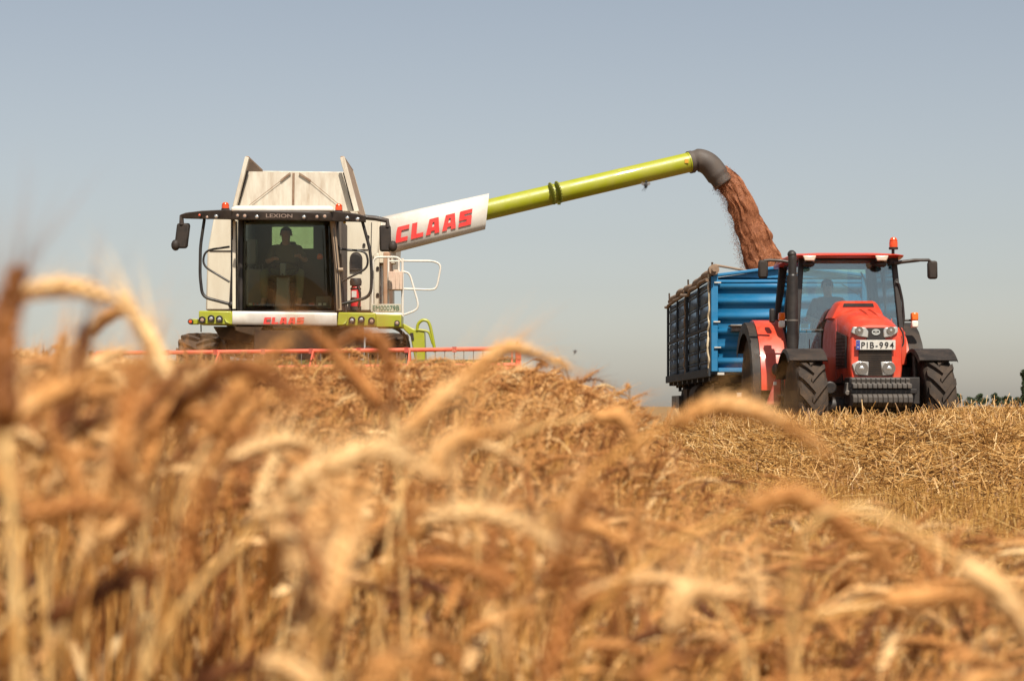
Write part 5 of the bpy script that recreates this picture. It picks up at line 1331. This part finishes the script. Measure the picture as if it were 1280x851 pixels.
# stubble
n = 90000; y = 2.9 + 42 * rng.random(n) ** 1.6; x = rng.uniform(-1, 1, n) * (.36 * y + .6); x = np.round(x / .125) * .125 + rng.normal(0, .014, n)
keep = (x > x_edge(y) + .04) & (mound(x, y) < .5); x, y = x[keep], y[keep]; n = len(x)
hh = rng.uniform(.10, .19, n); P0 = np.stack([x, y, np.zeros(n)], 1); P1 = P0 + np.stack([rng.normal(0, .03, n), rng.normal(0, .03, n), hh], 1)
V1, T1 = sticks(P0, P1, np.full(n, .0021) + .00007 * y); t1 = np.repeat(np.clip(rng.normal(.45, .2, n), 0, 1), 6)
# loose straw on the stubble
n2 = 14000; y2 = 3.2 + 40 * rng.random(n2) ** 1.5; x2 = rng.uniform(-.2, 1, n2) * (.36 * y2 + .6); k2 = x2 > x_edge(y2) + .05; x2, y2 = x2[k2], y2[k2]; n2 = len(x2)
L = rng.uniform(.08, .35, n2); a = rng.uniform(0, 6.28, n2); el = rng.normal(0, .25, n2); z = rng.uniform(.02, .17, n2); dv = np.stack([np.cos(a) * np.cos(el), np.sin(a) * np.cos(el), np.sin(el)], 1) * L[:, None] / 2; c = np.stack([x2, y2, z], 1)
V2, T2 = sticks(c - dv, c + dv, np.full(n2, .0019) + .00006 * y2); t2 = np.repeat(np.clip(rng.normal(.6, .2, n2), 0, 1), 6)
so = np_mesh('stubble', np.concatenate([V1, V2]), np.concatenate([T1, T2 + len(V1)]), [m_stub], tint=np.concatenate([t1, t2])); tag(so, 'short cut golden stubble with loose straw between the crop and the windrow', 'stubble', kind='stuff')
# windrow
n = 115000; y = rng.uniform(9.3, 22.6, n); y = 9.3 + (y - 9.3) ** 1.0; x = rng.uniform(.7, 7.6, n); keep = (x < .33 * y + .5); x, y = x[keep], y[keep]; n = len(x)
mb = mound(x, y); hm = mb * (.44 + .13 * ss((x - 4.2) / 1.2) + .10 * bumps(x, y, 1.1) + .06 * bumps(x, y, 3.0)) ; keep = mb > rng.random(n) * .25; x, y, hm, mb = x[keep], y[keep], hm[keep], mb[keep]; n = len(x)
z = np.maximum(.02, hm * (1 - .22 * np.abs(rng.normal(0, 1, n))) + rng.normal(0, .015, n)); L = rng.uniform(.10, .48, n); a = rng.uniform(0, 6.28, n); el = rng.normal(0, .26, n); up = rng.random(n) < .10; el = np.where(up, rng.uniform(.5, 1.3, n), el)
dv = np.stack([np.cos(a) * np.cos(el), np.sin(a) * np.cos(el), np.sin(el)], 1) * L[:, None] / 2; c = np.stack([x, y, z], 1); bend = rng.normal(0, 1, (n, 3)) * L[:, None] * .05
Va, Ta = sticks(c - dv, c + bend, np.full(n, .0034)); Vb, Tb = sticks(c + bend, c + dv, np.full(n, .0031)); tw = np.repeat(np.clip(rng.normal(.55, .22, n), 0, 1), 6)
# matted straw under the loose layer, darkest tint painting shade into the gaps
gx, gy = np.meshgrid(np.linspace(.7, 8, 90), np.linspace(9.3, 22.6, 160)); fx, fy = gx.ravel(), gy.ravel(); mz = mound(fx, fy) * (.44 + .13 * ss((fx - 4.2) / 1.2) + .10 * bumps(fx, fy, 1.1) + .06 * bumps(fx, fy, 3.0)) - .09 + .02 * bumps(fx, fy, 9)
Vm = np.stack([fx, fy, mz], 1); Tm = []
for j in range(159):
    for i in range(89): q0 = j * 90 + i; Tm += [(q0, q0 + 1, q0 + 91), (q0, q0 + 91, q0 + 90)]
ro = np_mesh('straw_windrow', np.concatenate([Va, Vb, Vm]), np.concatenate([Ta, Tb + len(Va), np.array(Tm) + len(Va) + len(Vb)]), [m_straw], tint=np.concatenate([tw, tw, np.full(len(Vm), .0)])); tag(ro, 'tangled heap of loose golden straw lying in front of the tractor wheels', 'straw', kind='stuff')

# ------------------------------------------------------------------ ground, trees, sky, light, camera
gm = bpy.data.materials.new('field_soil'); t, nn, l = nt(gm); p = nn['Principled BSDF']; p.inputs['Roughness'].default_value = .95
tc_ = nn.new('ShaderNodeTexCoord'); n1 = nn.new('ShaderNodeTexNoise'); n1.inputs['Scale'].default_value = 14; n1.inputs['Detail'].default_value = 9; n1.inputs['Roughness'].default_value = .75; l.new(tc_.outputs['Object'], n1.inputs['Vector'])
rp = nn.new('ShaderNodeValToRGB'); rp.color_ramp.elements[0].position = .36; rp.color_ramp.elements[0].color = (.055, .028, .012, 1); rp.color_ramp.elements[1].position = .62; rp.color_ramp.elements[1].color = (.34, .20, .065, 1); l.new(n1.outputs['Fac'], rp.inputs['Fac']); l.new(rp.outputs['Color'], p.inputs['Base Color'])
bp_ = nn.new('ShaderNodeBump'); bp_.inputs['Strength'].default_value = .6; bp_.inputs['Distance'].default_value = .03; l.new(n1.outputs['Fac'], bp_.inputs['Height']); l.new(bp_.outputs['Normal'], p.inputs['Normal'])
g = G(); g.add([(-4000, -200, 0), (4000, -200, 0), (4000, 6000, 0), (-4000, 6000, 0)], [(0, 1, 2, 3)]); tag(g.build('ground', gm), kind='structure')

leafm = plant_mat('tree_leaves', [(.024, .038, .018), (.050, .072, .034), (.09, .115, .055)], True, .2, .6, 3)
bark = mat('bark', (.06, .045, .035), .9)
def tree(px, top_y, wpx, D, label, slim=False):
    r = np.random.default_rng(int(px * 7)); c = W(px, HOR, D); hgt = H + (HOR - top_y) / F * D; wd = wpx / F * D
    e = empty('field_tree', (c.x, D, 0), label, 'tree', 'distant trees on the horizon'); g = G()
    g.tube([e.location, e.location + Vector((.1, 0, hgt * .5)), e.location + Vector((.0, .1, hgt * .85))], [.03 * hgt, .02 * hgt, .006 * hgt], 8)
    for k in range(7):
        a = r.random() * 6.28; z0 = hgt * r.uniform(.25, .6); g.tube([e.location + Vector((0, 0, z0)), e.location + Vector((math.cos(a) * wd * .3, math.sin(a) * wd * .3, z0 + hgt * .2))], [.012 * hgt, .004 * hgt], 6)
    g.build('trunk', bark, e)
    nb = 9; cl = [(r.uniform(-.34, .34) * wd, r.uniform(-.34, .34) * wd, hgt * r.uniform(.25, .84), wd * r.uniform(.16, .27)) for _ in range(nb)] + [(0, 0, hgt * .85, wd * .15)]
    if slim: cl = [(r.normal(0, .1) * wd, r.normal(0, .1) * wd, hgt * z_, wd * .42 * (1.08 - z_)) for z_ in np.linspace(.12, .98, 12)]
    n = 1600; V = []; T = []; ti = []
    for j in range(n):
        bx, by, bz, br = cl[j % len(cl)]; d = r.normal(0, 1, 3); d /= np.linalg.norm(d); q_ = np.array([bx, by, bz]) + d * br * (r.random() ** .4) * [1, 1, .8 if not slim else 1.8]; q_[2] = max(.3, q_[2])
        s = .018 * hgt * r.uniform(.7, 1.6); a, b = r.normal(0, s, 3), r.normal(0, s, 3); k = len(V); V += [q_ - a - b, q_ + a - b * .6, q_ + a + b, q_ - a + b * .6]; T += [(k, k + 1, k + 2), (k, k + 2, k + 3)]; ti += [r.random()] * 4
    np_mesh('crown', V, T, [leafm], tint=ti, parent=e)
tree(1196, 490, 16, 760, 'tallest rounded distant tree, touching the tractor front tyre at the horizon')
tree(1212, 496, 18, 840, 'low dark tree just right of the tallest rounded one')
tree(1226, 491, 19, 800, 'broad rounded tree in the middle of the distant row')
tree(1244, 490, 17, 820, 'pointed tree right of the broad rounded one on the horizon')
tree(1257, 494, 15, 860, 'small sloping tree between the pointed one and the gap')
tree(1271, 496, 16, 850, 'low bushy tree at the foot of the slim dark tree')
tree(1281, 464, 10, 700, 'slim dark columnar tree cut by the right edge of the picture', True)

w = bpy.data.worlds.new('World'); SC.world = w; w.use_nodes = True; t = w.node_tree; nn = t.nodes; l = t.links; bg = nn['Background']
SUN = Vector((.15, -.60, .90)).normalized(); elev = math.asin(SUN.z); azi = math.atan2(SUN.x, SUN.y)
sk = nn.new('ShaderNodeTexSky'); sk.sky_type = 'NISHITA'; sk.sun_disc = False; sk.sun_elevation = elev; sk.sun_rotation = azi; sk.air_density = 1.0; sk.dust_density = 1.45; sk.ozone_density = 1.0; sk.altitude = 100
hs = nn.new('ShaderNodeHueSaturation'); hs.inputs['Saturation'].default_value = .38; hs.inputs['Value'].default_value = 1.0
l.new(sk.outputs['Color'], hs.inputs['Color'])
tcw = nn.new('ShaderNodeTexCoord'); sx_ = nn.new('ShaderNodeSeparateXYZ'); l.new(tcw.outputs['Generated'], sx_.inputs[0])      # dusty harvest air low in the sky, by true elevation
rw = nn.new('ShaderNodeValToRGB'); l.new(sx_.outputs['Z'], rw.inputs['Fac']); rw.color_ramp.elements[0].position = 0; rw.color_ramp.elements[0].color = (1.0, .93, .85, 1); rw.color_ramp.elements[1].position = .24; rw.color_ramp.elements[1].color = (.64, .68, .708, 1)
em_ = rw.color_ramp.elements.new(.10); em_.color = (.685, .685, .66, 1); em_ = rw.color_ramp.elements.new(.03); em_.color = (.80, .765, .71, 1)
mw = nn.new('ShaderNodeMix'); mw.data_type = 'RGBA'; mw.blend_type = 'MULTIPLY'; mw.inputs[0].default_value = 1; l.new(hs.outputs['Color'], mw.inputs[6]); l.new(rw.outputs['Color'], mw.inputs[7]); l.new(mw.outputs[2], bg.inputs['Color']); bg.inputs['Strength'].default_value = .106
ld = bpy.data.lights.new('sun', 'SUN'); ld.energy = 4.9; ld.angle = rad(.53); ld.color = (1, .915, .785); lo = bpy.data.objects.new('sun', ld); COL.objects.link(lo); lo.rotation_euler = (-SUN).to_track_quat('-Z', 'Y').to_euler(); lo.location = (5, -5, 20)
cd = bpy.data.cameras.new('camera'); cam = bpy.data.objects.new('camera', cd); COL.objects.link(cam); cam.location = (0, 0, H); cam.rotation_euler = (rad(90), 0, 0)
cd.lens = 60; cd.sensor_width = 36; cd.sensor_fit = 'HORIZONTAL'; cd.shift_y = (HOR - 425.5) / 1280; cd.clip_start = .05; cd.clip_end = 12000
cd.dof.use_dof = True; cd.dof.focus_distance = 25.0; cd.dof.aperture_fstop = 5.8; cd.dof.aperture_blades = 9
SC.camera = cam
vs_ = SC.view_settings; vs_.view_transform = 'Standard'; vs_.look = 'None'; vs_.exposure = 0.5; vs_.gamma = 1
SC.cycles.use_denoising = True; SC.cycles.max_bounces = 8; SC.cycles.transparent_max_bounces = 16; SC.cycles.sample_clamp_indirect = 6
